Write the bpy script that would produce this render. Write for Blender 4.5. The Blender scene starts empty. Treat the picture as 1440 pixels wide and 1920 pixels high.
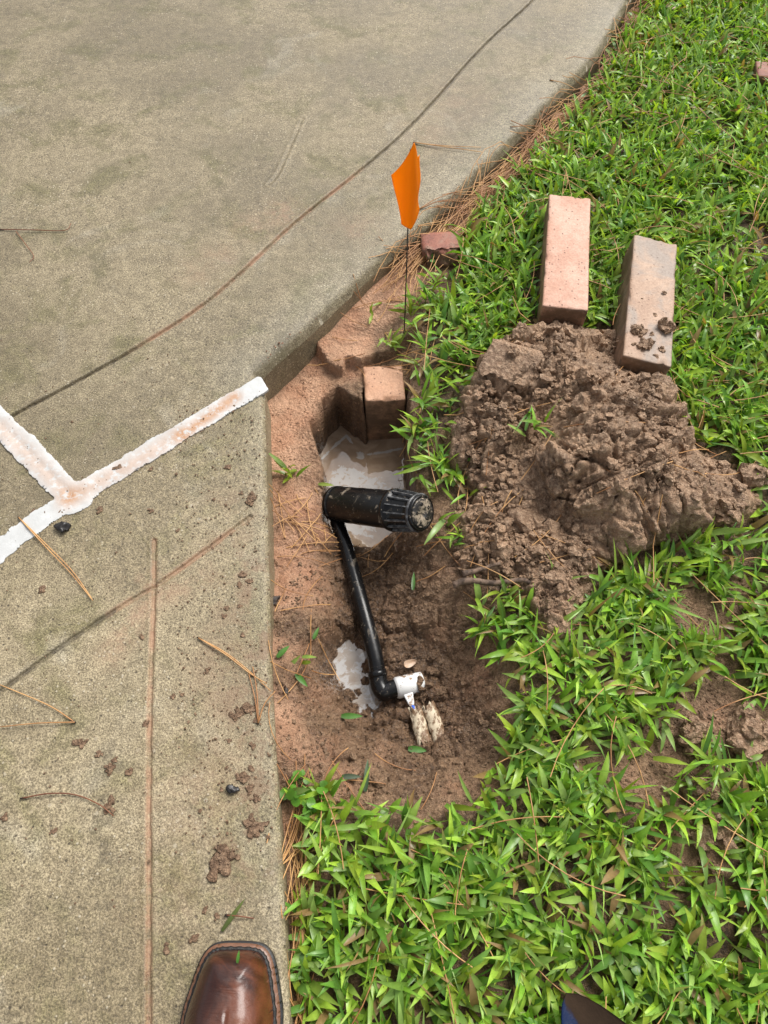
import bpy, bmesh, math, random
import numpy as np
from mathutils import Vector, Matrix, Quaternion

SC = bpy.context.scene
COL = SC.collection
R = math.radians
random.seed(7)
RNG = np.random.default_rng(7)

# ------------------------------------------------------------------ camera
CAM_H, TILT, FPX = 1.04, R(29.0), 1333.0
cd = bpy.data.cameras.new('camera')
cam = bpy.data.objects.new('camera', cd)
COL.objects.link(cam)
cam.location = (0, 0, CAM_H)
cam.rotation_euler = (TILT, 0, 0)
cd.sensor_fit = 'VERTICAL'
cd.sensor_height = 36.0
cd.lens = 36.0 * FPX / 1920.0
cd.clip_start = 0.02
cd.clip_end = 200
SC.camera = cam

# ------------------------------------------------------------------ sky, sun, exposure (bright overcast)
SUN_EL, SUN_AZ = R(52), R(38)          # azimuth clockwise from +Y
W = bpy.data.worlds.new('World')
SC.world = W
W.use_nodes = True
wn = W.node_tree
wn.nodes.clear()
sky = wn.nodes.new('ShaderNodeTexSky')
sky.sky_type = 'NISHITA'
sky.sun_disc = False
sky.sun_elevation = SUN_EL
sky.sun_rotation = SUN_AZ
sky.dust_density = 3.0
hsv = wn.nodes.new('ShaderNodeHueSaturation')
hsv.inputs['Saturation'].default_value = 0.22
bg = wn.nodes.new('ShaderNodeBackground')
bg.inputs['Strength'].default_value = 0.105
wo = wn.nodes.new('ShaderNodeOutputWorld')
wn.links.new(sky.outputs[0], hsv.inputs['Color'])
wn.links.new(hsv.outputs[0], bg.inputs['Color'])
wn.links.new(bg.outputs[0], wo.inputs['Surface'])
sd = bpy.data.lights.new('sun', 'SUN')
sd.energy = 2.05
sd.angle = R(30)
sd.color = (1.0, 0.965, 0.91)
sun = bpy.data.objects.new('sun', sd)
COL.objects.link(sun)
sdir = Vector((math.sin(SUN_AZ) * math.cos(SUN_EL), math.cos(SUN_AZ) * math.cos(SUN_EL), math.sin(SUN_EL)))
sun.rotation_euler = sdir.to_track_quat('Z', 'Y').to_euler()
SC.cycles.max_bounces = 5
SC.cycles.diffuse_bounces = 3
SC.cycles.glossy_bounces = 2
SC.cycles.transmission_bounces = 3
SC.view_settings.view_transform = 'Standard'
SC.view_settings.look = 'None'
SC.view_settings.gamma = 1.0
SC.view_settings.use_curve_mapping = False
SC.view_settings.exposure = 0.86


# ------------------------------------------------------------------ helpers
def P(px, py, z=0.0):
    """point of the place seen at a photo pixel, at height z"""
    rx, ry = (px - 720) / FPX, (960 - py) / FPX
    c, s = math.cos(TILT), math.sin(TILT)
    dy, dz = ry * c + s, ry * s - c
    t = (z - CAM_H) / dz
    return Vector((rx * t, dy * t, z))


def PP(pts, z=0.0):
    return np.array([P(a, b, z)[:2] for a, b in pts])


def sstep(a, b, x):
    t = np.clip((x - a) / (b - a), 0, 1)
    return t * t * (3 - 2 * t)


def hashf(ix, iy, seed):
    n = (ix.astype(np.int64) * 374761393 + iy.astype(np.int64) * 668265263 + seed * 1274126177) & 0xffffffff
    n = ((n ^ (n >> 13)) * 1274126177) & 0xffffffff
    n = ((n ^ (n >> 16)) * 2246822519) & 0xffffffff
    return ((n ^ (n >> 15)) & 0xffffff) / float(0xffffff)


def vnoise(x, y, seed=0):
    ix, iy = np.floor(x), np.floor(y)
    fx, fy = x - ix, y - iy
    fx = fx * fx * fx * (fx * (fx * 6 - 15) + 10)
    fy = fy * fy * fy * (fy * (fy * 6 - 15) + 10)
    a, b = hashf(ix, iy, seed), hashf(ix + 1, iy, seed)
    c, d = hashf(ix, iy + 1, seed), hashf(ix + 1, iy + 1, seed)
    return (a + (b - a) * fx) * (1 - fy) + (c + (d - c) * fx) * fy - 0.5


def fbm(x, y, o=4, seed=0):
    s, a, f = 0.0, 1.0, 1.0
    for i in range(o):
        s = s + a * vnoise(x * f + 17.3 * i, y * f - 9.1 * i, seed + i)
        a *= 0.5
        f *= 2.07
    return s


def worley(x, y, seed=0):
    ix, iy = np.floor(x), np.floor(y)
    f1 = np.full(x.shape, 9.0)
    f2 = np.full(x.shape, 9.0)
    idr = np.zeros(x.shape)
    for dx in (-1, 0, 1):
        for dy in (-1, 0, 1):
            cx, cy = ix + dx, iy + dy
            d = np.hypot(cx + hashf(cx, cy, seed) - x, cy + hashf(cx, cy, seed + 91) - y)
            m = d < f1
            f2 = np.where(m, f1, np.minimum(f2, d))
            idr = np.where(m, hashf(cx, cy, seed + 57), idr)
            f1 = np.where(m, d, f1)
    return f1, f2, idr


def clods(x, y, scale, seed):
    """rounded lumps, 0..1"""
    wx = x + 0.35 * scale * fbm(x / scale, y / scale, 2, seed + 5)
    wy = y + 0.35 * scale * fbm(x / scale + 40, y / scale, 2, seed + 6)
    f1, f2, i = worley(wx / scale, wy / scale, seed)
    return np.sqrt(np.clip(1 - (f1 * 1.1) ** 2, 0, 1)) * (0.35 + 0.65 * i) * sstep(0.0, 0.25, f2 - f1)


def shards(x, y, scale, seed):
    """broken clods with tilted flat faces and sharp gaps, 0..1"""
    x = x + 0.30 * scale * fbm(x / scale * 1.7, y / scale * 1.7, 3, seed + 5)
    y = y + 0.30 * scale * fbm(x / scale * 1.7 + 40, y / scale * 1.7, 3, seed + 6)
    x, y = x / scale, y / scale
    ix, iy = np.floor(x), np.floor(y)
    f1 = np.full(x.shape, 9.0)
    f2 = np.full(x.shape, 9.0)
    h = np.zeros(x.shape)
    for dx in (-1, 0, 1):
        for dy in (-1, 0, 1):
            cx, cy = ix + dx, iy + dy
            ox, oy = x - cx - hashf(cx, cy, seed), y - cy - hashf(cx, cy, seed + 91)
            d = np.hypot(ox, oy)
            m = d < f1
            f2 = np.where(m, f1, np.minimum(f2, d))
            t = 0.25 + 0.6 * hashf(cx, cy, seed + 57) + 1.3 * (hashf(cx, cy, seed + 7) - .5) * ox + 1.3 * (hashf(cx, cy, seed + 8) - .5) * oy
            h = np.where(m, t, h)
            f1 = np.where(m, d, f1)
    return np.clip(h, 0, 1.3) * sstep(0.0, 0.14, f2 - f1)


def seg_dist(x, y, a, b):
    ax, ay = a
    bx, by = b
    vx, vy = bx - ax, by - ay
    t = np.clip(((x - ax) * vx + (y - ay) * vy) / (vx * vx + vy * vy + 1e-12), 0, 1)
    return np.hypot(x - ax - t * vx, y - ay - t * vy)


def line_dist(x, y, pts):
    d = np.full(np.shape(x), 1e9)
    for a, b in zip(pts[:-1], pts[1:]):
        d = np.minimum(d, seg_dist(x, y, a, b))
    return d


def poly_sdf(x, y, poly):
    """positive inside"""
    d = np.full(np.shape(x), 1e9)
    inside = np.zeros(np.shape(x), bool)
    n = len(poly)
    for i in range(n):
        a, b = poly[i], poly[(i + 1) % n]
        d = np.minimum(d, seg_dist(x, y, a, b))
        if abs(b[1] - a[1]) > 1e-12:
            c = ((a[1] > y) != (b[1] > y)) & (x < (b[0] - a[0]) * (y - a[1]) / (b[1] - a[1]) + a[0])
            inside ^= c
    return np.where(inside, d, -d)


def smooth_line(pts, n=8):
    """Catmull-Rom through points of any dimension"""
    p = [np.array(q, float) for q in pts]
    p = [2 * p[0] - p[1]] + p + [2 * p[-1] - p[-2]]
    out = []
    for i in range(1, len(p) - 2):
        for k in range(n):
            t = k / n
            a, b, c, d = p[i - 1], p[i], p[i + 1], p[i + 2]
            out.append(0.5 * (2 * b + (c - a) * t + (2 * a - 5 * b + 4 * c - d) * t * t + (3 * b - a - 3 * c + d) * t ** 3))
    out.append(p[-2])
    return np.array(out)


def raw_mesh(name, V, F, smooth=True, attrs=None):
    """V (n,3); F (m,3) or (m,4) arrays or list of such arrays"""
    me = bpy.data.meshes.new(name)
    V = np.ascontiguousarray(V, dtype=np.float32)
    Fs = F if isinstance(F, list) else [F]
    Fs = [np.asarray(f, dtype=np.int32) for f in Fs if len(f)]
    loops = np.concatenate([f.ravel() for f in Fs])
    tot = np.concatenate([np.full(len(f), f.shape[1], np.int32) for f in Fs])
    start = np.concatenate([[0], np.cumsum(tot)[:-1]]).astype(np.int32)
    me.vertices.add(len(V))
    me.vertices.foreach_set('co', V.ravel())
    me.loops.add(len(loops))
    me.loops.foreach_set('vertex_index', loops)
    me.polygons.add(len(tot))
    me.polygons.foreach_set('loop_start', start)
    me.polygons.foreach_set('loop_total', tot)
    me.update(calc_edges=True)
    me.polygons.foreach_set('use_smooth', np.full(len(tot), smooth, dtype=bool))
    for k, a in (attrs or {}).items():
        a = np.asarray(a, dtype=np.float32)
        if a.ndim == 1:
            at = me.attributes.new(k, 'FLOAT', 'POINT')
            at.data.foreach_set('value', a)
        else:
            at = me.attributes.new(k, 'FLOAT_COLOR', 'POINT')
            at.data.foreach_set('color', np.hstack([a, np.ones((len(a), 1), np.float32)]).ravel())
    me.validate()
    return me


def link(name, me, mat=None, parent=None, loc=None):
    o = bpy.data.objects.new(name, me)
    COL.objects.link(o)
    if mat and me is not None:
        me.materials.append(mat)
    if parent:
        o.parent = parent
    if loc is not None:
        o.location = loc
    return o


def tag(o, label=None, cat=None, group=None, kind=None):
    if label:
        o['label'] = label
    if cat:
        o['category'] = cat
    if group:
        o['group'] = group
    if kind:
        o['kind'] = kind
    return o


def empty(name, loc=(0, 0, 0)):
    o = bpy.data.objects.new(name, None)
    COL.objects.link(o)
    o.location = loc
    o.empty_display_size = 0.02
    return o


def hfield(name, xs, ys, zfun, sdf=None, skirt=None, attrs=None, cell=None, keep=None, refine=None, offs=None):
    """sheet over a grid; outline snapped to sdf = 0; sides let down to z = skirt"""
    X, Y = np.meshgrid(xs, ys, indexing='ij')
    nx, ny = X.shape
    x, y = X.ravel().copy(), Y.ravel().copy()
    ok = np.ones(len(x), bool)
    if sdf is not None:
        d = sdf(x, y)
        e = cell * 0.3
        cell = np.maximum(np.gradient(xs)[:, None], np.gradient(ys)[None, :]).ravel()
        near = np.abs(d) < cell * 1.6
        xi, yi = x[near], y[near]
        di = d[near]
        gx = (sdf(xi + e, yi) - sdf(xi - e, yi)) / (2 * e)
        gy = (sdf(xi, yi + e) - sdf(xi, yi - e)) / (2 * e)
        g = np.hypot(gx, gy) + 1e-9
        sn = np.abs(di) < cell[near] * 0.72
        xi = np.where(sn, xi - di * gx / g / np.maximum(g, .3), xi)
        yi = np.where(sn, yi - di * gy / g / np.maximum(g, .3), yi)
        x[near], y[near] = xi, yi
        ok = d > -cell * 0.72
    z = zfun(x, y)
    if keep is not None:
        ok &= keep(x, y, z)
    idx = np.arange(nx * ny).reshape(nx, ny)
    q = np.stack([idx[:-1, :-1], idx[1:, :-1], idx[1:, 1:], idx[:-1, 1:]], -1).reshape(-1, 4)
    q = q[ok[q].all(1)]
    used = np.zeros(nx * ny, bool)
    used[q.ravel()] = True
    remap = np.cumsum(used) - 1
    V = np.stack([x, y, z], 1)[used]
    q = remap[q]
    extra = None
    if refine is not None:
        fine = refine(V[:, 0], V[:, 1])[q].any(1)
        fq, q = q[fine], q[~fine]
        K = 4
        t = np.arange(K + 1) / K
        a_, b_ = np.meshgrid(t, t, indexing='ij')
        wts = np.stack([(1 - a_) * (1 - b_), a_ * (1 - b_), a_ * b_, (1 - a_) * b_], -1).reshape(-1, 4)
        fx = (V[fq][:, None, :, 0] * wts[None]).sum(-1).ravel()
        fy = (V[fq][:, None, :, 1] * wts[None]).sum(-1).ravel()
        ii = np.arange((K + 1) ** 2).reshape(K + 1, K + 1)
        fl = np.stack([ii[:-1, :-1], ii[1:, :-1], ii[1:, 1:], ii[:-1, 1:]], -1).reshape(-1, 4)
        FQ = (fl[None] + (np.arange(len(fq)) * (K + 1) ** 2)[:, None, None]).reshape(-1, 4)
        u, inv = np.unique(np.round(np.column_stack([fx, fy]) * 2e5).astype(np.int64), axis=0, return_inverse=True)
        first = np.zeros(len(u), np.int64)
        first[inv.ravel()] = np.arange(len(fx))
        fx, fy = fx[first], fy[first]
        extra = (np.column_stack([fx, fy, zfun(fx, fy)]), inv.ravel()[FQ], fq)
    A = {}
    for k, f in (attrs or {}).items():
        A[k] = f(V[:, 0], V[:, 1], V[:, 2])
    if extra is not None:
        q0 = np.vstack([q, extra[2]])
    else:
        q0 = q
    if skirt is not None:
        e = np.concatenate([q0[:, [0, 1]], q0[:, [1, 2]], q0[:, [2, 3]], q0[:, [3, 0]]])
        key = np.sort(e, 1)
        key = key[:, 0].astype(np.int64) * len(V) + key[:, 1]
        u, inv, cnt = np.unique(key, return_inverse=True, return_counts=True)
        b = e[cnt[inv] == 1]
        bv = np.unique(b)
        m2 = np.full(len(V), -1)
        m2[bv] = np.arange(len(bv))
        n0 = len(V)
        low = V[bv].copy()
        low[:, 2] = skirt
        # own copy of the rim so that the side keeps a crisp edge
        rim = V[bv].copy()
        V = np.vstack([V, rim, low])
        sq = np.stack([n0 + m2[b[:, 1]], n0 + m2[b[:, 0]], n0 + len(bv) + m2[b[:, 0]], n0 + len(bv) + m2[b[:, 1]]], 1)
        q = np.vstack([q, sq])
        for k in A:
            A[k] = np.concatenate([A[k], A[k][bv], A[k][bv]])
    if extra is not None:
        ev, eq, _ = extra
        q = np.vstack([q, eq + len(V)])
        V = np.vstack([V, ev])
        for k, f in (attrs or {}).items():
            A[k] = np.concatenate([A[k], f(ev[:, 0], ev[:, 1], ev[:, 2])])
    if offs is not None:
        V = V + offs(V[:, 0], V[:, 1])
    return raw_mesh(name, V, q, True, A)


def tube(pts, rad, sides=8, caps=True):
    """V, F of a tube along points; rad scalar or per point"""
    p = np.array(pts, float)
    n = len(p)
    r = np.full(n, rad) if np.isscalar(rad) else np.array(rad, float)
    t = np.gradient(p, axis=0)
    t /= np.linalg.norm(t, axis=1)[:, None] + 1e-12
    u = np.cross(t[0], [0.13, 0.2, 1.0])
    if np.linalg.norm(u) < 1e-3:
        u = np.cross(t[0], [1.0, 0, 0])
    V = []
    a = np.arange(sides) * 2 * math.pi / sides
    for i in range(n):
        u = u - t[i] * np.dot(u, t[i])
        u /= np.linalg.norm(u) + 1e-12
        w = np.cross(t[i], u)
        V.append(p[i] + r[i] * (np.cos(a)[:, None] * u + np.sin(a)[:, None] * w))
    V = np.vstack(V)
    F = []
    for i in range(n - 1):
        for k in range(sides):
            k2 = (k + 1) % sides
            F.append((i * sides + k, i * sides + k2, (i + 1) * sides + k2, (i + 1) * sides + k))
    T = []
    if caps:
        V = np.vstack([V, p[:1], p[-1:]])
        c0, c1 = len(V) - 2, len(V) - 1
        for k in range(sides):
            k2 = (k + 1) % sides
            T.append((c0, k2, k))
            T.append((c1, (n - 1) * sides + k, (n - 1) * sides + k2))
    return V, np.array(F), np.array(T)


def merge(parts):
    V, Q, T, n = [], [], [], 0
    for v, q, t in parts:
        V.append(v)
        if len(q):
            Q.append(np.asarray(q) + n)
        if len(t):
            T.append(np.asarray(t) + n)
        n += len(v)
    F = []
    if Q:
        F.append(np.vstack(Q))
    if T:
        F.append(np.vstack(T))
    return np.vstack(V), F


def tube_obj(name, pts, rad, mat, parent=None, sides=8, origin=None):
    v, q, t = tube(pts, rad, sides)
    if origin is not None:
        v = v - np.array(origin)
    return link(name, raw_mesh(name, v, [q, t]), mat, parent, origin)


def lathe(prof, sides=40):
    """prof list of (t along +Z, r)"""
    V, F = [], []
    a = np.arange(sides) * 2 * math.pi / sides
    for t, r in prof:
        V.append(np.stack([r * np.cos(a), r * np.sin(a), np.full(sides, t)], 1))
    for i in range(len(prof) - 1):
        for k in range(sides):
            k2 = (k + 1) % sides
            F.append((i * sides + k, i * sides + k2, (i + 1) * sides + k2, (i + 1) * sides + k))
    return np.vstack(V), np.array(F)


# ------------------------------------------------------------------ materials
class M:
    def __init__(s, name):
        s.m = bpy.data.materials.new(name)
        s.m.use_nodes = True
        s.t = s.m.node_tree
        s.t.nodes.clear()
        s.out = s.t.nodes.new('ShaderNodeOutputMaterial')
        s.b = s.t.nodes.new('ShaderNodeBsdfPrincipled')
        s.t.links.new(s.b.outputs[0], s.out.inputs[0])
        s.tc = s.t.nodes.new('ShaderNodeTexCoord').outputs['Object']

    def put(s, sock, v):
        if isinstance(v, bpy.types.NodeSocket):
            s.t.links.new(v, sock)
        elif isinstance(v, (tuple, list)) and len(v) == 3 and sock.type == 'RGBA':
            sock.default_value = (*v, 1)
        else:
            sock.default_value = v

    def set(s, **kw):
        for k, v in kw.items():
            s.put(s.b.inputs[k.replace('_', ' ')], v)
        return s

    def noise(s, scale, detail=3, rough=0.55, vec=None, dist=0.0, w=None):
        n = s.t.nodes.new('ShaderNodeTexNoise')
        n.inputs['Scale'].default_value = scale
        n.inputs['Detail'].default_value = detail
        n.inputs['Roughness'].default_value = rough
        n.inputs['Distortion'].default_value = dist
        s.t.links.new(vec or s.tc, n.inputs['Vector'])
        return n.outputs[0]

    def voro(s, scale, feature='F1', out='Distance', vec=None):
        n = s.t.nodes.new('ShaderNodeTexVoronoi')
        n.feature = feature
        n.inputs['Scale'].default_value = scale
        s.t.links.new(vec or s.tc, n.inputs['Vector'])
        return n.outputs[out]

    def ramp(s, v, a, b, lo=0.0, hi=1.0):
        n = s.t.nodes.new('ShaderNodeMapRange')
        n.interpolation_type = 'SMOOTHSTEP'
        s.put(n.inputs[0], v)
        for i, k in enumerate((a, b, lo, hi)):
            n.inputs[i + 1].default_value = k
        return n.outputs[0]

    def mix(s, f, a, b, mode='MIX'):
        n = s.t.nodes.new('ShaderNodeMix')
        n.data_type = 'RGBA'
        n.blend_type = mode
        s.put(n.inputs[0], f)
        s.put(n.inputs[6], a)
        s.put(n.inputs[7], b)
        return n.outputs[2]

    def math(s, op, a, b=0.0, clamp=False):
        n = s.t.nodes.new('ShaderNodeMath')
        n.operation = op
        n.use_clamp = clamp
        s.put(n.inputs[0], a)
        s.put(n.inputs[1], b)
        return n.outputs[0]

    def attr(s, name, color=False):
        n = s.t.nodes.new('ShaderNodeAttribute')
        n.attribute_name = name
        return n.outputs['Color'] if color else n.outputs['Fac']

    def sep(s, v, i):
        n = s.t.nodes.new('ShaderNodeSeparateXYZ')
        s.t.links.new(v, n.inputs[0])
        return n.outputs[i]

    def scale(s, v, sc):
        n = s.t.nodes.new('ShaderNodeMapping')
        n.inputs['Scale'].default_value = sc
        s.t.links.new(v, n.inputs[0])
        return n.outputs[0]

    def bump(s, h, strength=0.5, dist=0.002, prev=None):
        n = s.t.nodes.new('ShaderNodeBump')
        n.inputs['Strength'].default_value = strength
        n.inputs['Distance'].default_value = dist
        s.put(n.inputs['Height'], h)
        if prev is not None:
            s.t.links.new(prev, n.inputs['Normal'])
        s.t.links.new(n.outputs[0], s.b.inputs['Normal'])
        return n.outputs[0]


def m_concrete(name, tone=1.0):
    m = M(name)
    k = lambda c: tuple(q * tone for q in c)
    big = m.noise(2.3, 4, 0.6)
    mid = m.noise(9.0, 5, 0.65, dist=0.6)
    c = m.mix(m.ramp(big, 0.40, 0.60), k((0.218, 0.177, 0.108)), k((0.308, 0.256, 0.168)))
    c = m.mix(m.ramp(mid, 0.47, 0.70, 0, 0.85), c, k((0.165, 0.145, 0.066)))        # olive algae
    c = m.mix(m.ramp(m.noise(5.0, 4, 0.6, dist=1.0), 0.56, 0.74, 0, 0.55), c, k((0.37, 0.335, 0.265)))   # washed patches
    rim = m.attr('rim')
    c = m.mix(m.math('MULTIPLY', rim, 0.55), c, k((0.345, 0.310, 0.232)))
    g1 = m.noise(440, 3, 0.75)
    g2 = m.noise(230, 3, 0.7)
    g0 = m.noise(48, 4, 0.7)
    c = m.mix(1.0, c, m.mix(m.ramp(g0, 0.3, 0.7), (0.80, 0.78, 0.74), (1.18, 1.18, 1.17)), 'MULTIPLY')
    c = m.mix(1.0, c, m.mix(m.ramp(g1, 0.32, 0.70), (0.42, 0.40, 0.36), (1.55, 1.55, 1.52)), 'MULTIPLY')
    c = m.mix(1.0, c, m.mix(m.ramp(g2, 0.3, 0.7), (0.74, 0.73, 0.70), (1.24, 1.24, 1.24)), 'MULTIPLY')
    c = m.mix(m.ramp(m.noise(3.4, 5, 0.7, dist=1.4), 0.55, 0.72, 0, 0.5), c, k((0.135, 0.112, 0.066)))     # weathered film
    # exposed light sand grains and dark pinholes
    v = m.voro(150.0)
    vc = m.sep(m.voro(150.0, out='Color'), 0)
    light = m.math('MULTIPLY', m.ramp(v, 0.30, 0.20), m.ramp(vc, 0.72, 0.78))
    light = m.math('MULTIPLY', light, m.ramp(m.noise(6.0, 3), 0.42, 0.6))
    c = m.mix(m.math('MULTIPLY', light, 0.8), c, (0.46, 0.40, 0.29))
    v2 = m.voro(95.0)
    vc2 = m.sep(m.voro(95.0, out='Color'), 1)
    dark = m.math('MULTIPLY', m.ramp(v2, 0.2, 0.12), m.ramp(vc2, 0.70, 0.74))
    c = m.mix(m.math('MULTIPLY', dark, 0.75), c, (0.05, 0.038, 0.025))
    # clay washed into the tooled lines, smears
    st = m.attr('stain')
    sn = m.math('MULTIPLY', st, m.ramp(m.noise(19, 6, 0.8), 0.38, 0.6, 0.08, 1.0), True)
    c = m.mix(m.math('MULTIPLY', sn, 0.85), c, m.mix(g1, (0.30, 0.165, 0.098), (0.42, 0.25, 0.155)))
    v3 = m.voro(62.0)
    vc3 = m.sep(m.voro(62.0, out='Color'), 2)
    peb = m.math('MULTIPLY', m.math('MULTIPLY', m.ramp(m.math('ADD', v3, m.math('MULTIPLY', m.noise(210, 2), 0.25)), 0.34, 0.24), m.ramp(vc3, 0.84, 0.86)), m.ramp(m.noise(4.0, 3), 0.45, 0.6))
    c = m.mix(m.math('MULTIPLY', peb, 0.5), c, m.mix(m.sep(m.voro(62.0, out='Color'), 0), (0.36, 0.27, 0.17), (0.46, 0.41, 0.31)))
    gr = m.attr('grime')
    c = m.mix(m.math('MULTIPLY', gr, m.ramp(m.noise(60, 3, 0.7), 0.3, 0.65, 0.35, 0.9)), c, (0.06, 0.048, 0.03))
    mu = m.math('MULTIPLY', m.attr('mud'), m.ramp(m.noise(24, 5, 0.7), 0.46, 0.62))
    c = m.mix(m.math('MULTIPLY', mu, 0.7), c, (0.19, 0.115, 0.066))
    m.set(Base_Color=c, Roughness=m.ramp(big, 0.35, 0.65, 0.42, 0.62))
    b = m.bump(m.math('ADD', g1, m.math('MULTIPLY', g2, 0.8)), 0.55, 0.0022)
    m.bump(m.math('SUBTRACT', light, dark), 0.6, 0.0015, b)
    return m.m


def m_soil(name, dark=(0.12, 0.066, 0.034), mid=(0.235, 0.140, 0.076), pale=(0.36, 0.235, 0.14), sandattr=True):
    m = M(name)
    n1 = m.noise(14, 5, 0.65)
    n2 = m.noise(130, 4, 0.7)
    n3 = m.noise(520, 3, 0.7)
    c = m.mix(m.ramp(n1, 0.34, 0.66), dark, mid)
    c = m.mix(m.ramp(n2, 0.42, 0.7, 0, 0.75), c, pale)
    if sandattr:
        s = m.attr('sand')
        sc = m.mix(m.ramp(m.noise(20, 4, 0.6), 0.35, 0.65), (0.46, 0.24, 0.138), (0.56, 0.33, 0.205))
        c = m.mix(m.math('MULTIPLY', s, m.ramp(n2, 0.2, 0.5, 0.75, 1.0), True), c, sc)
        w = m.attr('wet')
        c = m.mix(m.math('MULTIPLY', w, 0.55), c, m.mix(1.0, c, (0.42, 0.36, 0.31), 'MULTIPLY'))
        c = m.mix(m.attr('litter'), c, m.mix(m.ramp(n2, 0.4, 0.6), (0.035, 0.022, 0.012), (0.11, 0.065, 0.03)))
        m.set(Roughness=m.math('SUBTRACT', m.ramp(n1, 0.3, 0.7, 0.48, 0.75), m.math('MULTIPLY', w, 0.22)))
    else:
        m.set(Roughness=m.ramp(n1, 0.3, 0.7, 0.5, 0.8))
    c = m.mix(1.0, c, m.mix(m.ramp(n3, 0.3, 0.7), (0.72, 0.70, 0.68), (1.22, 1.22, 1.22)), 'MULTIPLY')
    m.set(Base_Color=c)
    gv = m.math('SUBTRACT', 1.0, m.voro(210, 'SMOOTH_F1'))
    b = m.bump(m.math('ADD', n2, m.math('MULTIPLY', gv, m.ramp(m.noise(30, 2), .35, .6))), 0.8, 0.006)
    m.bump(n3, 0.6, 0.002, b)
    return m.m


def m_brick(name, a, b, grey=None, speck=0.8):
    m = M(name)
    n1, n2 = m.noise(16, 4, 0.6), m.noise(260, 3, 0.7)
    c = m.mix(m.ramp(n1, 0.35, 0.66), a, b)
    if grey:
        c = m.mix(m.ramp(m.noise(11, 4, 0.6, dist=0.8), 0.45, 0.62, 0, 0.85), c, grey)
    c = m.mix(1.0, c, m.mix(m.ramp(n2, 0.3, 0.7), (0.84, 0.82, 0.80), (1.1, 1.1, 1.1)), 'MULTIPLY')
    v = m.voro(170.0)
    vc = m.sep(m.voro(170.0, out='Color'), 0)
    d = m.math('MULTIPLY', m.ramp(v, 0.34, 0.22), m.ramp(vc, 0.86, 0.9))
    c = m.mix(m.math('MULTIPLY', d, speck), c, (0.10, 0.055, 0.033))
    # patchy darker brown on faces not turned up
    side = m.ramp(m.sep(m.t.nodes.new('ShaderNodeNewGeometry').outputs['Normal'], 2), 0.5, 0.9, 1, 0)
    c = m.mix(m.math('MULTIPLY', side, m.ramp(m.noise(22, 4, 0.7), 0.3, 0.62, 0.35, 0.95)), c, (0.12, 0.072, 0.04))
    m.set(Base_Color=c, Roughness=0.62)
    bb = m.bump(n2, 0.35, 0.0016)
    m.bump(m.math('SUBTRACT', m.noise(60, 3), d), 0.5, 0.0018, bb)
    return m.m


def m_plain(name, col, rough=0.5, n=None, col2=None, bump=0.0, spec=0.5):
    m = M(name)
    if col2:
        f = m.noise(n or 40, 4, 0.65)
        m.set(Base_Color=m.mix(m.ramp(f, 0.38, 0.64), col, col2))
        if bump:
            m.bump(f, bump, 0.002)
    else:
        m.set(Base_Color=col)
    m.set(Roughness=rough, Specular_IOR_Level=spec)
    return m.m


def m_leaf(name):
    m = M(name)
    c = m.attr('tint', True)
    n = m.noise(180, 2)
    c = m.mix(1.0, c, m.mix(n, (0.72, 0.74, 0.7), (1.22, 1.2, 1.2)), 'MULTIPLY')
    m.set(Base_Color=c, Roughness=m.ramp(m.noise(60, 2), 0.35, 0.65, 0.28, 0.5), Specular_IOR_Level=0.5)
    tr = m.t.nodes.new('ShaderNodeBsdfTranslucent')
    m.put(tr.inputs['Color'], m.mix(1.0, c, (1.35, 1.25, 0.55), 'MULTIPLY'))
    mx = m.t.nodes.new('ShaderNodeMixShader')
    mx.inputs[0].default_value = 0.36
    m.t.links.new(m.b.outputs[0], mx.inputs[1])
    m.t.links.new(tr.outputs[0], mx.inputs[2])
    m.t.links.new(mx.outputs[0], m.out.inputs[0])
    return m.m


def m_blackplastic(name, mudc=0.5):
    m = M(name)
    base = m.mix(m.noise(30, 3), (0.003, 0.003, 0.0035), (0.008, 0.008, 0.0085))
    streak = m.noise(150, 4, 0.8, vec=m.scale(m.tc, (1.0, 1.0, 0.5)), dist=0.8)
    f = m.math('MULTIPLY', m.math('MULTIPLY', m.ramp(streak, 0.60, 0.70), m.ramp(m.noise(28, 3), 0.42, 0.6)), mudc * 1.4)
    cake = m.math('MULTIPLY', m.ramp(m.noise(38, 5, 0.7, dist=0.5), 0.60, 0.68), min(1.0, mudc * 1.3))
    f = m.math('ADD', f, cake, True)
    sp = m.math('MULTIPLY', m.ramp(m.voro(160), 0.22, 0.12), m.ramp(m.sep(m.voro(160, out='Color'), 0), 0.72, 0.78))
    f = m.math('ADD', f, m.math('MULTIPLY', sp, 0.7 * min(1, mudc * 2)), True)
    m.set(Base_Color=m.mix(f, base, (0.33, 0.27, 0.20)), Roughness=m.math('ADD', m.math('MULTIPLY', f, 0.4), m.ramp(m.noise(18, 3), 0.3, 0.7, 0.2, 0.38)))
    m.set(Specular_IOR_Level=0.32)
    m.bump(m.math('ADD', f, m.noise(90, 2)), 0.16, 0.0015)
    return m.m


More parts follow.
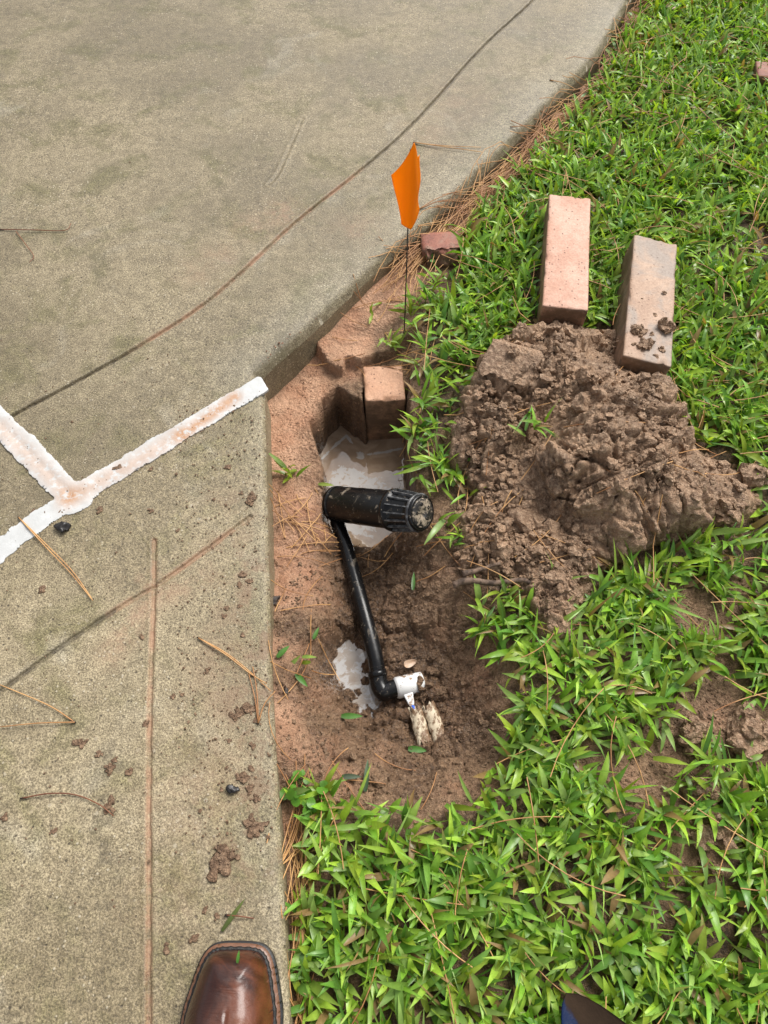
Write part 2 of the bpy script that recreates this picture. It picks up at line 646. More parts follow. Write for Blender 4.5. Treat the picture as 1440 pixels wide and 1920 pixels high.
MAT_SLAB = m_concrete('concrete', 0.80)
MAT_SLAB2 = m_concrete('walk_concrete', 0.95)
MAT_SOIL = m_soil('soil')
MAT_CLOD = m_soil('clod_soil', (0.185, 0.108, 0.060), (0.385, 0.242, 0.146), (0.51, 0.355, 0.235), sandattr=False)
MAT_MUD = m_soil('wet_mud', (0.12, 0.068, 0.036), (0.22, 0.132, 0.074), (0.32, 0.21, 0.128), sandattr=False)
MAT_LEAF = m_leaf('grass_blade')
MAT_STRAW = m_plain('pine_straw', (0.30, 0.13, 0.045), 0.5, 9, (0.58, 0.33, 0.13))
MAT_STRAW_RED = m_plain('red_pine_straw', (0.13, 0.04, 0.018), 0.5, 9, (0.22, 0.085, 0.035))
MAT_DARKTIP = m_plain('needle_sheath', (0.03, 0.016, 0.01), 0.6)

# ------------------------------------------------------------------ outlines of the place
EDGE_PX = [(1290, -180), (1232, -90), (1178, 0), (1122, 95), (1046, 172), (962, 258), (900, 318), (830, 385), (765, 444), (700, 500), (640, 555), (580, 612), (530, 655), (481, 700)]
EDGE = smooth_line(PP(EDGE_PX), 6)
J = P(137, 932)
Jn = P(487, 722)
J1far = J + (P(0, 1030) - J) * 7
J2far = J + (P(0, 792) - J) * 7
RIGHT_PX = [(495, 733), (499, 900), (504, 1100), (510, 1300), (521, 1500), (531, 1700), (541, 1915)]
RIGHT = smooth_line(PP(RIGHT_PX), 4)
rd = (RIGHT[-1] - RIGHT[-5])
RIGHT_END = RIGHT[-1] + rd / np.linalg.norm(rd) * 1.3


def shift(a, b, dist):
    """line a-b moved to its left by dist"""
    d = np.array(b[:2]) - np.array(a[:2])
    n = np.array([-d[1], d[0]]) / np.linalg.norm(d) * dist
    return np.array(a[:2]) + n, np.array(b[:2]) + n


def isect(a, b, c, d):
    a, b, c, d = map(np.array, (a, b, c, d))
    r, s = b - a, d - c
    t = ((c - a)[0] * s[1] - (c - a)[1] * s[0]) / (r[0] * s[1] - r[1] * s[0])
    return a + t * r


GAP = 0.006
# J1 runs from the corner Jn to J to J1far, its left side (facing down-left) is the walkway
w1a, w1b = shift(Jn, J, GAP)
u1a, u1b = shift(Jn, J, -GAP)
v1a, v1b = shift(J, J1far, GAP)
x1a, x1b = shift(J, J1far, -GAP)
y2a, y2b = shift(J, J2far, GAP)
z2a, z2b = shift(J, J2far, -GAP)
DRIVE = np.vstack([EDGE, [u1a], [isect(u1a, u1b, z2a, z2b)], [z2b], [(-3.2, 4.2)], [(EDGE[0][0] + 0.4, 4.2)]])
SIDE = np.vstack([[isect(x1a, x1b, y2a, y2b)], [x1b], [y2b]])
WALK = np.vstack([RIGHT, [RIGHT_END], [(-2.6, RIGHT_END[1])], [v1b], [isect(w1a, w1b, v1a, v1b)], [isect(w1a, w1b, RIGHT[0], RIGHT[1])]])
GROOVE_A = smooth_line(PP([(1060, -70), (1000, 0), (905, 88), (780, 226), (680, 316), (560, 412), (400, 556), (250, 655), (130, 722), (20, 780), (-60, 818)]), 5)
SCUFF = smooth_line(PP([(568, 222), (540, 285), (522, 325), (505, 346)]), 5)
GROOVE_B = smooth_line(PP([(289, 1012), (288, 1120), (282, 1300), (279, 1500), (279, 1700), (278, 1935), (277, 2300)]), 4)
GROOVE_C = smooth_line(PP([(470, 968), (400, 1020), (300, 1093), (230, 1135), (110, 1215), (0, 1296), (-90, 1360), (-400, 1560)]), 4)


def slab_z(edges, grooves, x, y):
    z = 0.0016 * fbm(x * 3, y * 3, 3, 3) + 0.0006 * fbm(x * 22, y * 22, 3, 8)
    for pts, rr in edges:
        d = np.minimum(line_dist(x, y, pts), rr)
        z = z - (rr - np.sqrt(np.maximum(rr * rr - (rr - d) ** 2, 0)))
    for pts, w, dep in grooves:
        d = line_dist(x, y, pts) + 0.0016 * fbm(x * 70, y * 70, 3, 5)
        z = z - dep * (1 - sstep(0.35 * w, w, d)) + 0.0009 * np.exp(-((d - 1.7 * w) / (0.7 * w)) ** 2)
    return z


def grid(a, b, c):
    return np.linspace(a, b, int(round((b - a) / c)) + 1)


def stain_drive(x, y, z):
    d = line_dist(x, y, GROOVE_A)
    s = np.exp(-(d / 0.0060) ** 4)
    a, b = P(240, 660), P(690, 310)
    along = ((x - a.x) * (b.x - a.x) + (y - a.y) * (b.y - a.y)) / ((b.x - a.x) ** 2 + (b.y - a.y) ** 2)
    s = s * sstep(-0.05, 0.1, along) * (1 - sstep(0.93, 1.02, along))
    for px, py, r, k in ((530, 400, 0.045, .55), (470, 425, 0.05, .3), (410, 480, .04, .35), (670, 430, .05, .3), (370, 510, 0.05, .25), (850, 190, .09, .2), (795, 250, .06, .25)):
        c = P(px, py)
        s = np.maximum(s, k * np.exp(-(((x - c.x) ** 2 + (y - c.y) ** 2) / r ** 2)))
    return s


def grime_drive(x, y, z):
    d = line_dist(x, y, GROOVE_A)
    a, b = P(240, 660), P(690, 310)
    along = ((x - a.x) * (b.x - a.x) + (y - a.y) * (b.y - a.y)) / ((b.x - a.x) ** 2 + (b.y - a.y) ** 2)
    return np.exp(-(d / 0.0042) ** 2) * np.where((along > 0.98) | (along < 0.03), 0.9, 0.15)


def rim_drive(x, y, z):
    d = line_dist(x, y, EDGE)
    return sstep(0.125, 0.03, d) * (0.75 + 0.5 * fbm(x * 9, y * 9, 3, 19))


def stain_walk(x, y, z):
    d = line_dist(x, y, GROOVE_B)
    s = np.exp(-(d / 0.0050) ** 4) * 0.95
    a = P(285, 1108)
    dj = np.hypot(x - a.x, y - a.y)
    c = line_dist(x, y, GROOVE_C[:14])
    s = np.maximum(s, np.exp(-(c / 0.0062) ** 4) * 0.9)
    s = np.maximum(s, 0.62 * np.exp(-(dj / 0.042) ** 2) * sstep(-0.2, 0.15, fbm(x * 30, y * 30, 3, 6)))
    s = np.maximum(s, 0.6 * np.exp(-(line_dist(x, y, PP([(285, 1120), (210, 1225)])) / 0.02) ** 2))
    s = np.maximum(s, 0.5 * np.exp(-(line_dist(x, y, PP([(285, 1125), (380, 1085)])) / 0.02) ** 2))
    for px, py, r, k in ((430, 1240, .05, .3), (370, 1480, .06, .3), (420, 1300, .06, .25), (300, 1700, .05, .2)):
        q = P(px, py)
        s = np.maximum(s, k * np.exp(-(((x - q.x) ** 2 + (y - q.y) ** 2) / r ** 2)))
    return s


def grime_walk(x, y, z):
    c = line_dist(x, y, GROOVE_C)
    l = x < P(215, 1150).x
    s = np.exp(-(c / 0.005) ** 2) * np.where(l, 0.9, 0.1)
    s = np.maximum(s, 0.55 * np.exp(-(line_dist(x, y, PP([(215, 1400), (205, 1560), (200, 1700)])) / 0.022) ** 2) * (vnoise(x * 70, y * 70, 9) > 0.08))
    return s


def mud_walk(x, y, z):
    d = line_dist(x, y, PP([(505, 1080), (500, 1250), (495, 1400), (500, 1560)]))
    return np.clip(np.exp(-(d / 0.045) ** 2) + 0.5 * np.exp(-(line_dist(x, y, PP([(440, 950), (430, 1300), (420, 1620)])) / 0.07) ** 2), 0, 1)


zero = lambda x, y, z: np.zeros_like(x)
THICK = -0.17


def build_slabs():
    f = lambda x, y: poly_sdf(x, y, DRIVE)
    joint = [u1a, isect(u1a, u1b, z2a, z2b), z2b]
    xs = np.concatenate([grid(-3.2, -1.25, 0.08)[:-1], grid(-1.25, 1.1, 0.0047), grid(1.1, 1.9, 0.05)[1:]])
    ys = np.concatenate([grid(J.y - 0.25, 2.25, 0.0047), grid(2.25, 4.2, 0.06)[1:]])
    me = hfield('driveway', xs, ys, lambda x, y: slab_z([(EDGE, 0.026), (joint, 0.008)], [(GROOVE_A, 0.0050, 0.0060), (SCUFF, 0.0045, 0.0016)], x, y),
                f, THICK, {'stain': stain_drive, 'grime': grime_drive, 'mud': zero, 'rim': rim_drive}, 0.0047, refine=lambda x, y: np.minimum(line_dist(x, y, GROOVE_A), line_dist(x, y, SCUFF)) < 0.011)
    o = link('driveway', me, MAT_SLAB)
    tag(o, 'broad wet concrete driveway with a curved rolled edge and tooled line', 'driveway', kind='structure')
    f = lambda x, y: poly_sdf(x, y, SIDE)
    xs = np.concatenate([grid(-2.6, -0.95, 0.05)[:-1], grid(-0.95, J.x + 0.02, 0.005)])
    ys = np.concatenate([grid(J1far.y - .1, 0.3, 0.05)[:-1], grid(0.3, 1.5, 0.005), grid(1.5, J2far.y + 0.1, 0.05)[1:]])
    me = hfield('pavement', xs, ys, lambda x, y: slab_z([(np.array([y2b, isect(x1a, x1b, y2a, y2b), x1b]), 0.008)], [], x, y) - 0.002,
                f, THICK, {'stain': zero, 'grime': zero, 'mud': zero}, 0.005)
    o = link('pavement', me, MAT_SLAB)
    tag(o, 'small corner of a third concrete slab between the white sealant lines', 'pavement', kind='structure')
    f = lambda x, y: poly_sdf(x, y, WALK)
    xs = np.concatenate([grid(-2.6, -0.72, 0.06)[:-1], grid(-0.72, -0.05, 0.004), grid(-0.05, 0.2, 0.02)[1:]])
    ys = np.concatenate([grid(RIGHT_END[1], -0.2, 0.05)[:-1], grid(-0.2, 1.05, 0.004)])
    me = hfield('walkway', xs, ys, lambda x, y: slab_z([(RIGHT, 0.010), (np.array([Jn[:2], J[:2], J1far[:2]]), 0.006)], [(GROOVE_B, 0.0042, 0.0032), (GROOVE_C, 0.0045, 0.0036)], x, y) - 0.001,
                f, THICK, {'stain': stain_walk, 'grime': grime_walk, 'mud': mud_walk, 'rim': lambda x, y, z: 0.5 * sstep(0.05, 0.01, line_dist(x, y, RIGHT))}, 0.004, refine=lambda x, y: np.minimum(line_dist(x, y, GROOVE_B), line_dist(x, y, GROOVE_C)) < 0.010)
    o = link('walkway', me, MAT_SLAB2)
    tag(o, 'pale concrete walkway slab under the boot with red clay in its lines', 'walkway', kind='structure')


build_slabs()


# ------------------------------------------------------------------ white sealant in the joints
def build_sealant():
    l1 = [Jn[:2], J[:2], J1far[:2]]
    l2 = [J[:2], J2far[:2]]

    def f(x, y):
        wob = 0.0036 * fbm(x * 26, y * 26, 3, 31) + 0.0018 * fbm(x * 190, y * 190, 2, 33) + 0.006 * np.maximum(fbm(x * 55, y * 55, 3, 35), 0) * sstep(-0.3, -0.5, x)
        d1 = 0.0195 - line_dist(x, y, l1)
        left = sstep(-0.28, -0.55, x)
        d1 = d1 + 0.004 * left * fbm(x * 30, y * 30, 2, 4)
        d2 = 0.0215 - line_dist(x, y, l2)
        dj = 0.031 - np.hypot(x - J.x, y - J.y)
        end = 0.010 - ((x - Jn.x) * 0.88 + (y - Jn.y) * 0.47)
        return np.minimum(np.maximum(np.maximum(d1, d2), dj) + wob, end + 0.4 * wob)

    def z(x, y):
        d = f(x, y)
        return 0.0008 + 0.0006 * sstep(0, 0.003, d) + 0.0005 * fbm(x * 40, y * 40, 3, 12) - 0.0012 * np.exp(-(np.minimum(line_dist(x, y, l1), line_dist(x, y, l2)) / 0.006) ** 2)

    def clay(x, y, z_):
        a = line_dist(x, y, PP([(345, 815), (400, 775), (440, 745)]))
        b = line_dist(x, y, PP([(130, 935), (250, 870), (330, 820)]))
        c = line_dist(x, y, PP([(0, 800), (90, 890), (130, 930)]))
        return np.clip(0.95 * np.exp(-(a / 0.014) ** 2) + 0.55 * np.exp(-(b / .02) ** 2) + 0.5 * np.exp(-(c / .02) ** 2), 0, 1)

    m = M('sealant')
    n = m.noise(70, 5, 0.7)
    cl = m.math('MULTIPLY', m.attr('clay'), m.ramp(n, 0.34, 0.52), True)
    c = m.mix(m.ramp(m.noise(25, 3), .4, .7), (0.47, 0.475, 0.465), (0.57, 0.575, 0.565))
    c = m.mix(cl, c, m.mix(m.noise(120, 2), (0.33, 0.16, 0.075), (0.5, 0.31, 0.19)))
    v = m.math('MULTIPLY', m.ramp(m.voro(110), .16, .08), m.ramp(m.sep(m.voro(110, out='Color'), 0), .60, .64))
    c = m.mix(v, c, (0.13, 0.075, 0.045))
    m.set(Base_Color=c, Roughness=0.55)
    m.bump(n, 0.35, 0.003)
    me = hfield('joint_sealant', grid(-1.45, Jn.x + 0.035, 0.0026), grid(0.2, 1.6, 0.0026), z, f, -0.004, {'clay': clay}, 0.0026)
    o = link('joint_sealant', me, m.m)
    tag(o, 'white sealant smeared along the Y-shaped joint between the concrete slabs', 'sealant')


build_sealant()

# ------------------------------------------------------------------ the ground
CTRL = [(1300, 100, -.05), (1440, 400, -.05), (1250, 250, -.05), (900, 440, -.05), (1010, 320, -.055), (1120, 180, -.06), (1200, 40, -.06), (850, 600, -.05), (1300, 700, -.045),
        (1440, 1000, -.045), (1000, 1400, -.045), (1100, 1700, -.045), (1400, 1850, -.04), (700, 1700, -.045), (620, 1850, -.045), (548, 1600, -.055), (555, 1750, -.055), (565, 1900, -.055),
        (1250, 1250, -.045), (1420, 1500, -.045), (1000, 1900, -.045), (1200, 900, -.045), (1100, 800, -.045), (950, 750, -.045), (950, 1000, -.045), (880, 900, -.05), (1000, 560, -.045),
        (790, 470, -.05), (730, 540, -.055), (690, 570, -.06), (640, 610, -.072), (690, 640, -.082), (740, 660, -.082), (720, 690, -.084), (790, 640, -.05), (800, 760, -.05), (800, 850, -.055),
        (510, 735, -.10), (540, 705, -.10), (600, 690, -.092), (660, 690, -.088), (520, 800, -.092), (560, 830, -.09), (520, 950, -.088), (565, 950, -.092), (585, 1000, -.095), (525, 1080, -.08), (570, 1090, -.085),
        (520, 1160, -.05), (522, 1300, -.028), (535, 1420, -.025), (545, 1500, -.04), (560, 1250, -.05), (575, 1370, -.045),
        (650, 1110, -.135), (700, 1060, -.168), (700, 1120, -.14), (760, 1080, -.11), (645, 1270, -.173), (634, 1228, -.172), (680, 1335, -.171), (680, 1215, -.166), (612, 1300, -.11), (720, 1260, -.150), (600, 1180, -.085), (760, 1200, -.135), (740, 1330, -.145), (800, 1370, -.135),
        (850, 1300, -.125), (905, 1250, -.088), (945, 1290, -.05), (890, 1400, -.095), (800, 1450, -.085), (700, 1420, -.085), (600, 1420, -.05), (650, 1480, -.05), (760, 1510, -.058), (890, 1500, -.05),
        (840, 1130, -.075), (830, 1050, -.06), (910, 1120, -.05), (850, 1200, -.105), (820, 1000, -.05)]
CP = np.array([P(a, b, c) for a, b, c in CTRL])


def rbf_fit(C, c=0.03):
    d = np.sqrt(((C[:, None, :2] - C[None, :, :2]) ** 2).sum(-1) + c * c)
    m = C[:, 2].mean()
    w = np.linalg.solve(d + 1e-4 * np.eye(len(C)), C[:, 2] - m)
    return C, w, m, c


def rbf_eval(fit, x, y):
    C, w, m, c = fit
    out = np.full(x.shape, m)
    for i in range(len(C)):
        out += w[i] * np.sqrt((x - C[i, 0]) ** 2 + (y - C[i, 1]) ** 2 + c * c)
    return out


GFIT = rbf_fit(CP)
PIT = PP([(632, 722), (606, 752), (582, 790), (598, 838), (606, 868), (606, 930), (600, 965), (640, 985), (700, 985), (760, 962), (778, 925), (772, 880), (768, 840), (764, 730), (683, 732), (683, 764), (655, 742)], -0.088)
BRICK_FOOT = PP([(684, 752), (761, 748), (758, 690), (684, 692)], -0.074)
CRUST = smooth_line(PP([(575, 628), (592, 645), (612, 672), (640, 682), (652, 668), (676, 674), (700, 664), (732, 656), (775, 640)], -0.055), 4)
CRUST_POLY = np.vstack([CRUST, PP([(830, 560), (860, 420), (760, 400), (560, 560)], -0.05)])
MOUND_PX = [(832, 800), (880, 730), (905, 660), (960, 625), (1030, 615), (1110, 620), (1190, 660), (1250, 720), (1290, 790), (1325, 850), (1400, 880), (1440, 930), (1425, 985), (1330, 1000), (1240, 1015), (1150, 1060), (1110, 1120), (1070, 1210), (1010, 1215), (985, 1140), (930, 1090), (860, 1075), (850, 980), (880, 930), (835, 870)]
MOUND = PP(MOUND_PX, -0.04)
# heights of the spoil heap above the ground
MH = [(1120, 780, .125), (1050, 700, .09), (1180, 830, .13), (1230, 880, .105), (1080, 850, .105), (960, 720, .07), (1000, 660, .055), (1130, 690, .085), (1200, 740, .085), (930, 800, .05), (970, 880, .055), (1060, 930, .06), (1170, 950, .085), (1260, 950, .075), (1330, 930, .045), (1390, 930, .035),
      (1100, 1010, .04), (1000, 1000, .035), (920, 1020, .02), (1040, 1090, .035), (1030, 1170, .03), (900, 960, .018), (860, 850, .022), (1000, 780, .055), (1010, 830, .05)]
MC = []
for a, b, h in MH:
    q = P(a, b, h - 0.045)
    MC.append((q.x, q.y, h))
for q in MOUND:
    MC.append((q[0], q[1], 0.004))
MFIT = rbf_fit(np.array(MC), 0.035)


def ground_z(x, y, fine=True):
    """height of the soil before the spoil heap"""
    inr = (x > -0.9) & (x < 1.4) & (y > -0.5) & (y < 2.6)
    xc, yc = np.clip(x, -0.9, 1.4), np.clip(y, -0.45, 2.5)
    z = np.clip(rbf_eval(GFIT, xc, yc), -0.19, -0.02)
    far = np.maximum(np.hypot(x - xc, y - yc), 0)
    z = z + (-0.05 - z) * sstep(0.0, 0.5, far)
    # crust ledge at the top of the dig
    dc = poly_sdf(x, y, CRUST_POLY) + 0.010 * fbm(x * 55, y * 55, 4, 21)
    z = z + 0.026 * sstep(-0.002, 0.006, dc) * np.exp(-np.maximum(line_dist(x, y, CRUST) - 0.01, 0) / 0.09)
    # how loose the surface is
    hd = line_dist(x, y, PP([(690, 1120), (740, 1230), (760, 1380)], -0.13))
    loose = np.exp(-(hd / 0.16) ** 2)
    n = shards(x, y, 0.042, 41) * 0.017 + shards(x, y, 0.018, 42) * 0.008 + clods(x, y, 0.0075, 43) * 0.004
    z = z + loose * (n - 0.008) + (1 - loose) * (0.003 * fbm(x * 25, y * 25, 3, 44) + 0.0016 * clods(x, y, 0.008, 45) * (vnoise(x * 18, y * 18, 3) > 0.05))
    z = z + 0.011 * loose * fbm(x * 16, y * 16, 4, 47)
    pdst = line_dist(x, y, PP([(640, 1225), (650, 1280), (685, 1340)], -0.16))
    z = z + np.exp(-(pdst / 0.06) ** 2) * (0.020 * fbm(x * 36, y * 36, 3, 48) + 0.014 * clods(x, y, 0.032, 49) - 0.004)
    # pit dug for the sprinkler
    wob = 0.006 * fbm(x * 40, y * 40, 3, 51) + 0.002 * fbm(x * 160, y * 160, 2, 52)
    dp = poly_sdf(x, y, PIT) + wob
    floor = -0.235 + 0.012 * fbm(x * 30, y * 30, 3, 53)
    k = sstep(-0.003, 0.009, dp)
    # the pit opens gently towards the trench
    soft = sstep(P(640, 960, -.1).y, P(640, 990, -.1).y, y)
    k = k * (1 - soft) + soft * sstep(-0.02, 0.03, dp)
    z = z + (np.minimum(floor, z) - z) * k
    bk = poly_sdf(x, y, BRICK_FOOT)
    z = np.where(bk > -0.012, np.minimum(z, -0.079 + 0.002 * vnoise(x * 150, y * 150, 5)), z)
    z = np.where(bk > 0.004, np.minimum(z, -0.12), z)
    rim = np.exp(-((dp + 0.006) / 0.006) ** 2)
    z = z + rim * 0.006 * clods(x, y, 0.012, 54)
    return z


def under_slab(x, y):
    return np.maximum(np.maximum(poly_sdf(x, y, DRIVE), poly_sdf(x, y, WALK)), poly_sdf(x, y, SIDE))


def mound_h(x, y):
    h = rbf_eval(MFIT, x, y)
    d = poly_sdf(x, y, MOUND) + 0.012 * fbm(x * 22, y * 22, 3, 61)
    h = np.clip(h, 0, 0.2) * sstep(-0.012, 0.03, d)
    return h, d


def mound_detail(x, y, d):
    k = sstep(-0.01, 0.05, d)
    smooth_face = sstep(0.1, 0.3, fbm(x * 9 + 3, y * 9, 2, 63))
    n = shards(x, y, 0.095, 64) * 0.030 + shards(x, y, 0.040, 65) * 0.022 + shards(x, y, 0.018, 66) * 0.011 + clods(x, y, 0.0075, 67) * 0.0045 + 0.012 * fbm(x * 45, y * 45, 4, 68)
    n2 = 0.014 * fbm(x * 14, y * 26, 4, 68) + 0.004 * clods(x, y, 0.014, 69)
    return k * (n * (1 - 0.7 * smooth_face) + n2 * smooth_face + 0.004)


def mound_base(x, y):
    return rbf_eval(GFIT, x, y) - 0.012 + mound_h(x, y)[0] * 0.92


def mound_z(x, y):
    h, d = mound_h(x, y)
    return ground_z(x, y) - 0.012 + h * 0.92 + mound_detail(x, y, d)


def mound_offs(x, y):
    """lumps lean out along the slope instead of standing straight up"""
    e = 0.02
    gx = (mound_base(x + e, y) - mound_base(x - e, y)) / (2 * e)
    gy = (mound_base(x, y + e) - mound_base(x, y - e)) / (2 * e)
    dt = mound_detail(x, y, mound_h(x, y)[1])
    return np.column_stack([-gx * dt * 0.75, -gy * dt * 0.75, -dt * 0.3 * np.minimum(np.hypot(gx, gy), 1)])


def gcoords(lo, flo, fhi, hi, c):
    a = [flo]
    s = c
    while a[-1] > lo:
        s *= 1.25
        a.append(a[-1] - s)
    b = [fhi]
    s = c
    while b[-1] < hi:
        s *= 1.25
        b.append(b[-1] + s)
    return np.concatenate([np.array(a[1:][::-1]), grid(flo, fhi, c), np.array(b[1:])])


def ground_all(x, y):
    z = ground_z(x, y)
    return np.where(under_slab(x, y) > 0.012, -0.14, z)


STRIP = smooth_line(PP([(770, 480), (700, 560), (600, 680), (520, 800), (525, 950), (530, 1080)], -0.08), 4)


def sand_attr(x, y, z):
    d = line_dist(x, y, STRIP)
    s = np.exp(-(d / 0.085) ** 4)
    d2 = line_dist(x, y, PP([(525, 1080), (530, 1250), (545, 1400), (640, 1440)], -0.04))
    s = np.maximum(s, 0.45 * np.exp(-(d2 / 0.05) ** 2))
    e = line_dist(x, y, EDGE)
    s = np.maximum(s, 0.75 * np.exp(-(e / 0.06) ** 2))
    s = np.maximum(s, 0.7 * np.exp(-(line_dist(x, y, RIGHT) / 0.035) ** 2) * (y < P(540, 1500).y))
    s = s + 0.75 * fbm(x * 20, y * 20, 4, 71) - 0.1 * (vnoise(x * 9, y * 9, 72) > 0.2)
    return np.clip(s, 0, 1) * sstep(-0.145, -0.105, z)


def wet_attr(x, y, z):
    hd = line_dist(x, y, PP([(690, 1060), (700, 1180), (760, 1330)], -0.14))
    return np.clip(np.exp(-(hd / 0.13) ** 2) + sstep(-0.11, -0.16, z) + 0.3 * fbm(x * 12, y * 12, 3, 73), 0, 1)


GRASS_PX = [(1240, -60), (1185, 40), (1120, 160), (1050, 240), (960, 335), (900, 385), (862, 415), (862, 500), (800, 545), (775, 620), (775, 700), (775, 760), (768, 830), (780, 900), (822, 950), (850, 1040), (905, 1140), (952, 1250), (945, 1400), (905, 1490), (760, 1530), (640, 1500), (552, 1490), (556, 1620), (560, 1920)]
GP = PP(GRASS_PX, -0.04)
GRASS = np.vstack([[(2.6, 3.2), (1.35, 3.2)], GP, [(GP[-1][0] + 0.02, -1.0), (2.6, -1.0)]])
BARE = [(1205, 1440, .075), (1345, 1385, .06), (1400, 1370, .06), (1310, 1590, .05), (1330, 1450, .035), (1290, 1130, .05), (1350, 1180, .04), (1390, 1090, .045), (1330, 1290, .05), (1180, 1060, .04), (870, 1060, .035), (1070, 1318, .018), (980, 1600, .015), (1250, 1400, .04)]


def litter_attr(x, y, z):
    g = poly_sdf(x, y, GRASS)
    k = sstep(0.005, 0.05, g)
    for px, py, r in BARE:
        c = P(px, py, -0.04)
        k = k * (1 - np.exp(-(((x - c.x) ** 2 + (y - c.y) ** 2) / r ** 2)))
    return np.clip(k * (0.8 + 0.5 * fbm(x * 30, y * 30, 2, 75)), 0, 0.95)


gxs = gcoords(-14, -0.245, 0.80, 14, 0.0028)
gys = gcoords(-14, 0.12, 1.30, 14, 0.0028)
me = hfield('ground', gxs, gys, ground_all, attrs={'sand': sand_attr, 'wet': wet_attr, 'litter': litter_attr})
GROUND = link('ground', me, MAT_SOIL)
tag(GROUND, 'brown clay soil of the yard with the wet hole dug in it', 'ground', kind='structure')

me = hfield('dirt_mound', grid(MOUND[:, 0].min() - .03, MOUND[:, 0].max() + .03, 0.0023), grid(MOUND[:, 1].min() - .03, MOUND[:, 1].max() + .03, 0.0023), mound_z,
            keep=lambda x, y, z: z > ground_z(x, y) - 0.009, offs=mound_offs)
MOUND_O = link('dirt_mound', me, MAT_CLOD)
tag(MOUND_O, 'heap of freshly dug crumbly brown clay on the grass below the bricks', 'dirt mound')


def surf_exact(x, y):
    z = ground_z(x, y)
    h, d = mound_h(x, y)
    m = d > -0.02
    if m.any():
        zm = mound_z(x[m], y[m])
        z[m] = np.where((d[m] > -0.005) & (zm > z[m]), zm, z[m])
    return np.where(under_slab(x, y) > 0, 0.0, z)


LUT_X, LUT_Y, LUT_C = -0.45, -0.5, 0.005
_lx, _ly = np.meshgrid(LUT_X + LUT_C * np.arange(390), LUT_Y + LUT_C * np.arange(620), indexing='ij')
LUT = surf_exact(_lx.ravel(), _ly.ravel()).reshape(_lx.shape)


def surf_z(x, y):
    """soil, heap or slab height from a shared map of the place"""
    x, y = np.atleast_1d(np.asarray(x, float)), np.atleast_1d(np.asarray(y, float))
    u = np.clip((x - LUT_X) / LUT_C, 0, 388.999)
    v = np.clip((y - LUT_Y) / LUT_C, 0, 618.999)
    i, j = u.astype(int), v.astype(int)
    a, b = u - i, v - j
    return (LUT[i, j] * (1 - a) + LUT[i + 1, j] * a) * (1 - b) + (LUT[i, j + 1] * (1 - a) + LUT[i + 1, j + 1] * a) * b


def on_soil(px, py, lift=0.0, z0=-0.05):
    """point on the soil surface along a photo ray (a few fixed-point steps)"""
    z = z0
    for _ in range(8):
        p = P(px, py, z)
        z = 0.5 * z + 0.5 * float(surf_z(p.x, p.y)[0])
    p = P(px, py, z)
    return Vector((p.x, p.y, float(surf_z(p.x, p.y)[0]) + lift))


# ------------------------------------------------------------------ water
def water_mat(name, col, col2, sheen_scum):
    m = M(name)
    c = m.mix(m.ramp(m.noise(22, 3, 0.55, dist=1.0), 0.36, 0.62), col, col2)
    k = m.math('ADD', m.attr('sheen_scum'), m.math('MULTIPLY', m.math('SUBTRACT', m.noise(60, 4, 0.65, dist=0.8), 0.5), 1.6))
    c = m.mix(m.ramp(k, 0.42, 0.62), c, m.mix(m.noise(90, 3), tuple(q * 0.8 for q in sheen_scum), sheen_scum))  # pale sky reflection and thin scum lines, both in the base colour
    m.set(Base_Color=c, Roughness=0.03, IOR=1.333, Coat_Weight=1.0, Coat_Roughness=0.012, Coat_IOR=1.75)
    m.bump(m.noise(38, 2), 0.06, 0.004)
    return m.m


def blob_sheet(name, poly, z, amp, cell, mat, seed, dome=0.0, parent=None, wob=0.004, attrs=None):
    f = lambda x, y: poly_sdf(x, y, poly) + wob * fbm(x * 60, y * 60, 3, seed)
    zf = lambda x, y: z + dome * sstep(0, 0.006, f(x, y)) + amp * fbm(x * 90, y * 90, 3, seed + 2)
    me = hfield(name, grid(poly[:, 0].min() - .01, poly[:, 0].max() + .01, cell), grid(poly[:, 1].min() - .01, poly[:, 1].max() + .01, cell), zf, f, None, attrs, cell)
    return link(name, me, mat, parent)


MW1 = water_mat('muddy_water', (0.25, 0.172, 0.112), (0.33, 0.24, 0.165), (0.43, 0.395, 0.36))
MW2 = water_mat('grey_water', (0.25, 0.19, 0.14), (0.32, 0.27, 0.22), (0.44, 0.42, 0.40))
SKY_SHEEN = PP([(616, 884), (640, 868), (664, 874), (690, 890), (722, 898), (740, 925), (700, 1010), (640, 1000), (612, 915)], -0.208)  # outline of the sky reflection painted on the pit water
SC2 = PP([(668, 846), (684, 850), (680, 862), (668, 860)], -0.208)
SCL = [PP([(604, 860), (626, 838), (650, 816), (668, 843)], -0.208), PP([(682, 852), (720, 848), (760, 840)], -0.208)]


def sheen_scum1(x, y, z):
    s = sstep(-0.012, 0.012, poly_sdf(x, y, SKY_SHEEN)) * 0.68  # reflected sky, painted as a pale patch
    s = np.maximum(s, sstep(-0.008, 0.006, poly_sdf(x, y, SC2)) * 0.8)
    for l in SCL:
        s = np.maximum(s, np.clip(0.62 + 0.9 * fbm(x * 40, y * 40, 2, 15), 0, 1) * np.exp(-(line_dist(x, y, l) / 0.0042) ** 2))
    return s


def sky_sheen2(x, y, z):
    return 0.62 + 0.6 * fbm(x * 20, y * 20, 2, 14)  # sky reflection mottled into the puddle's colour


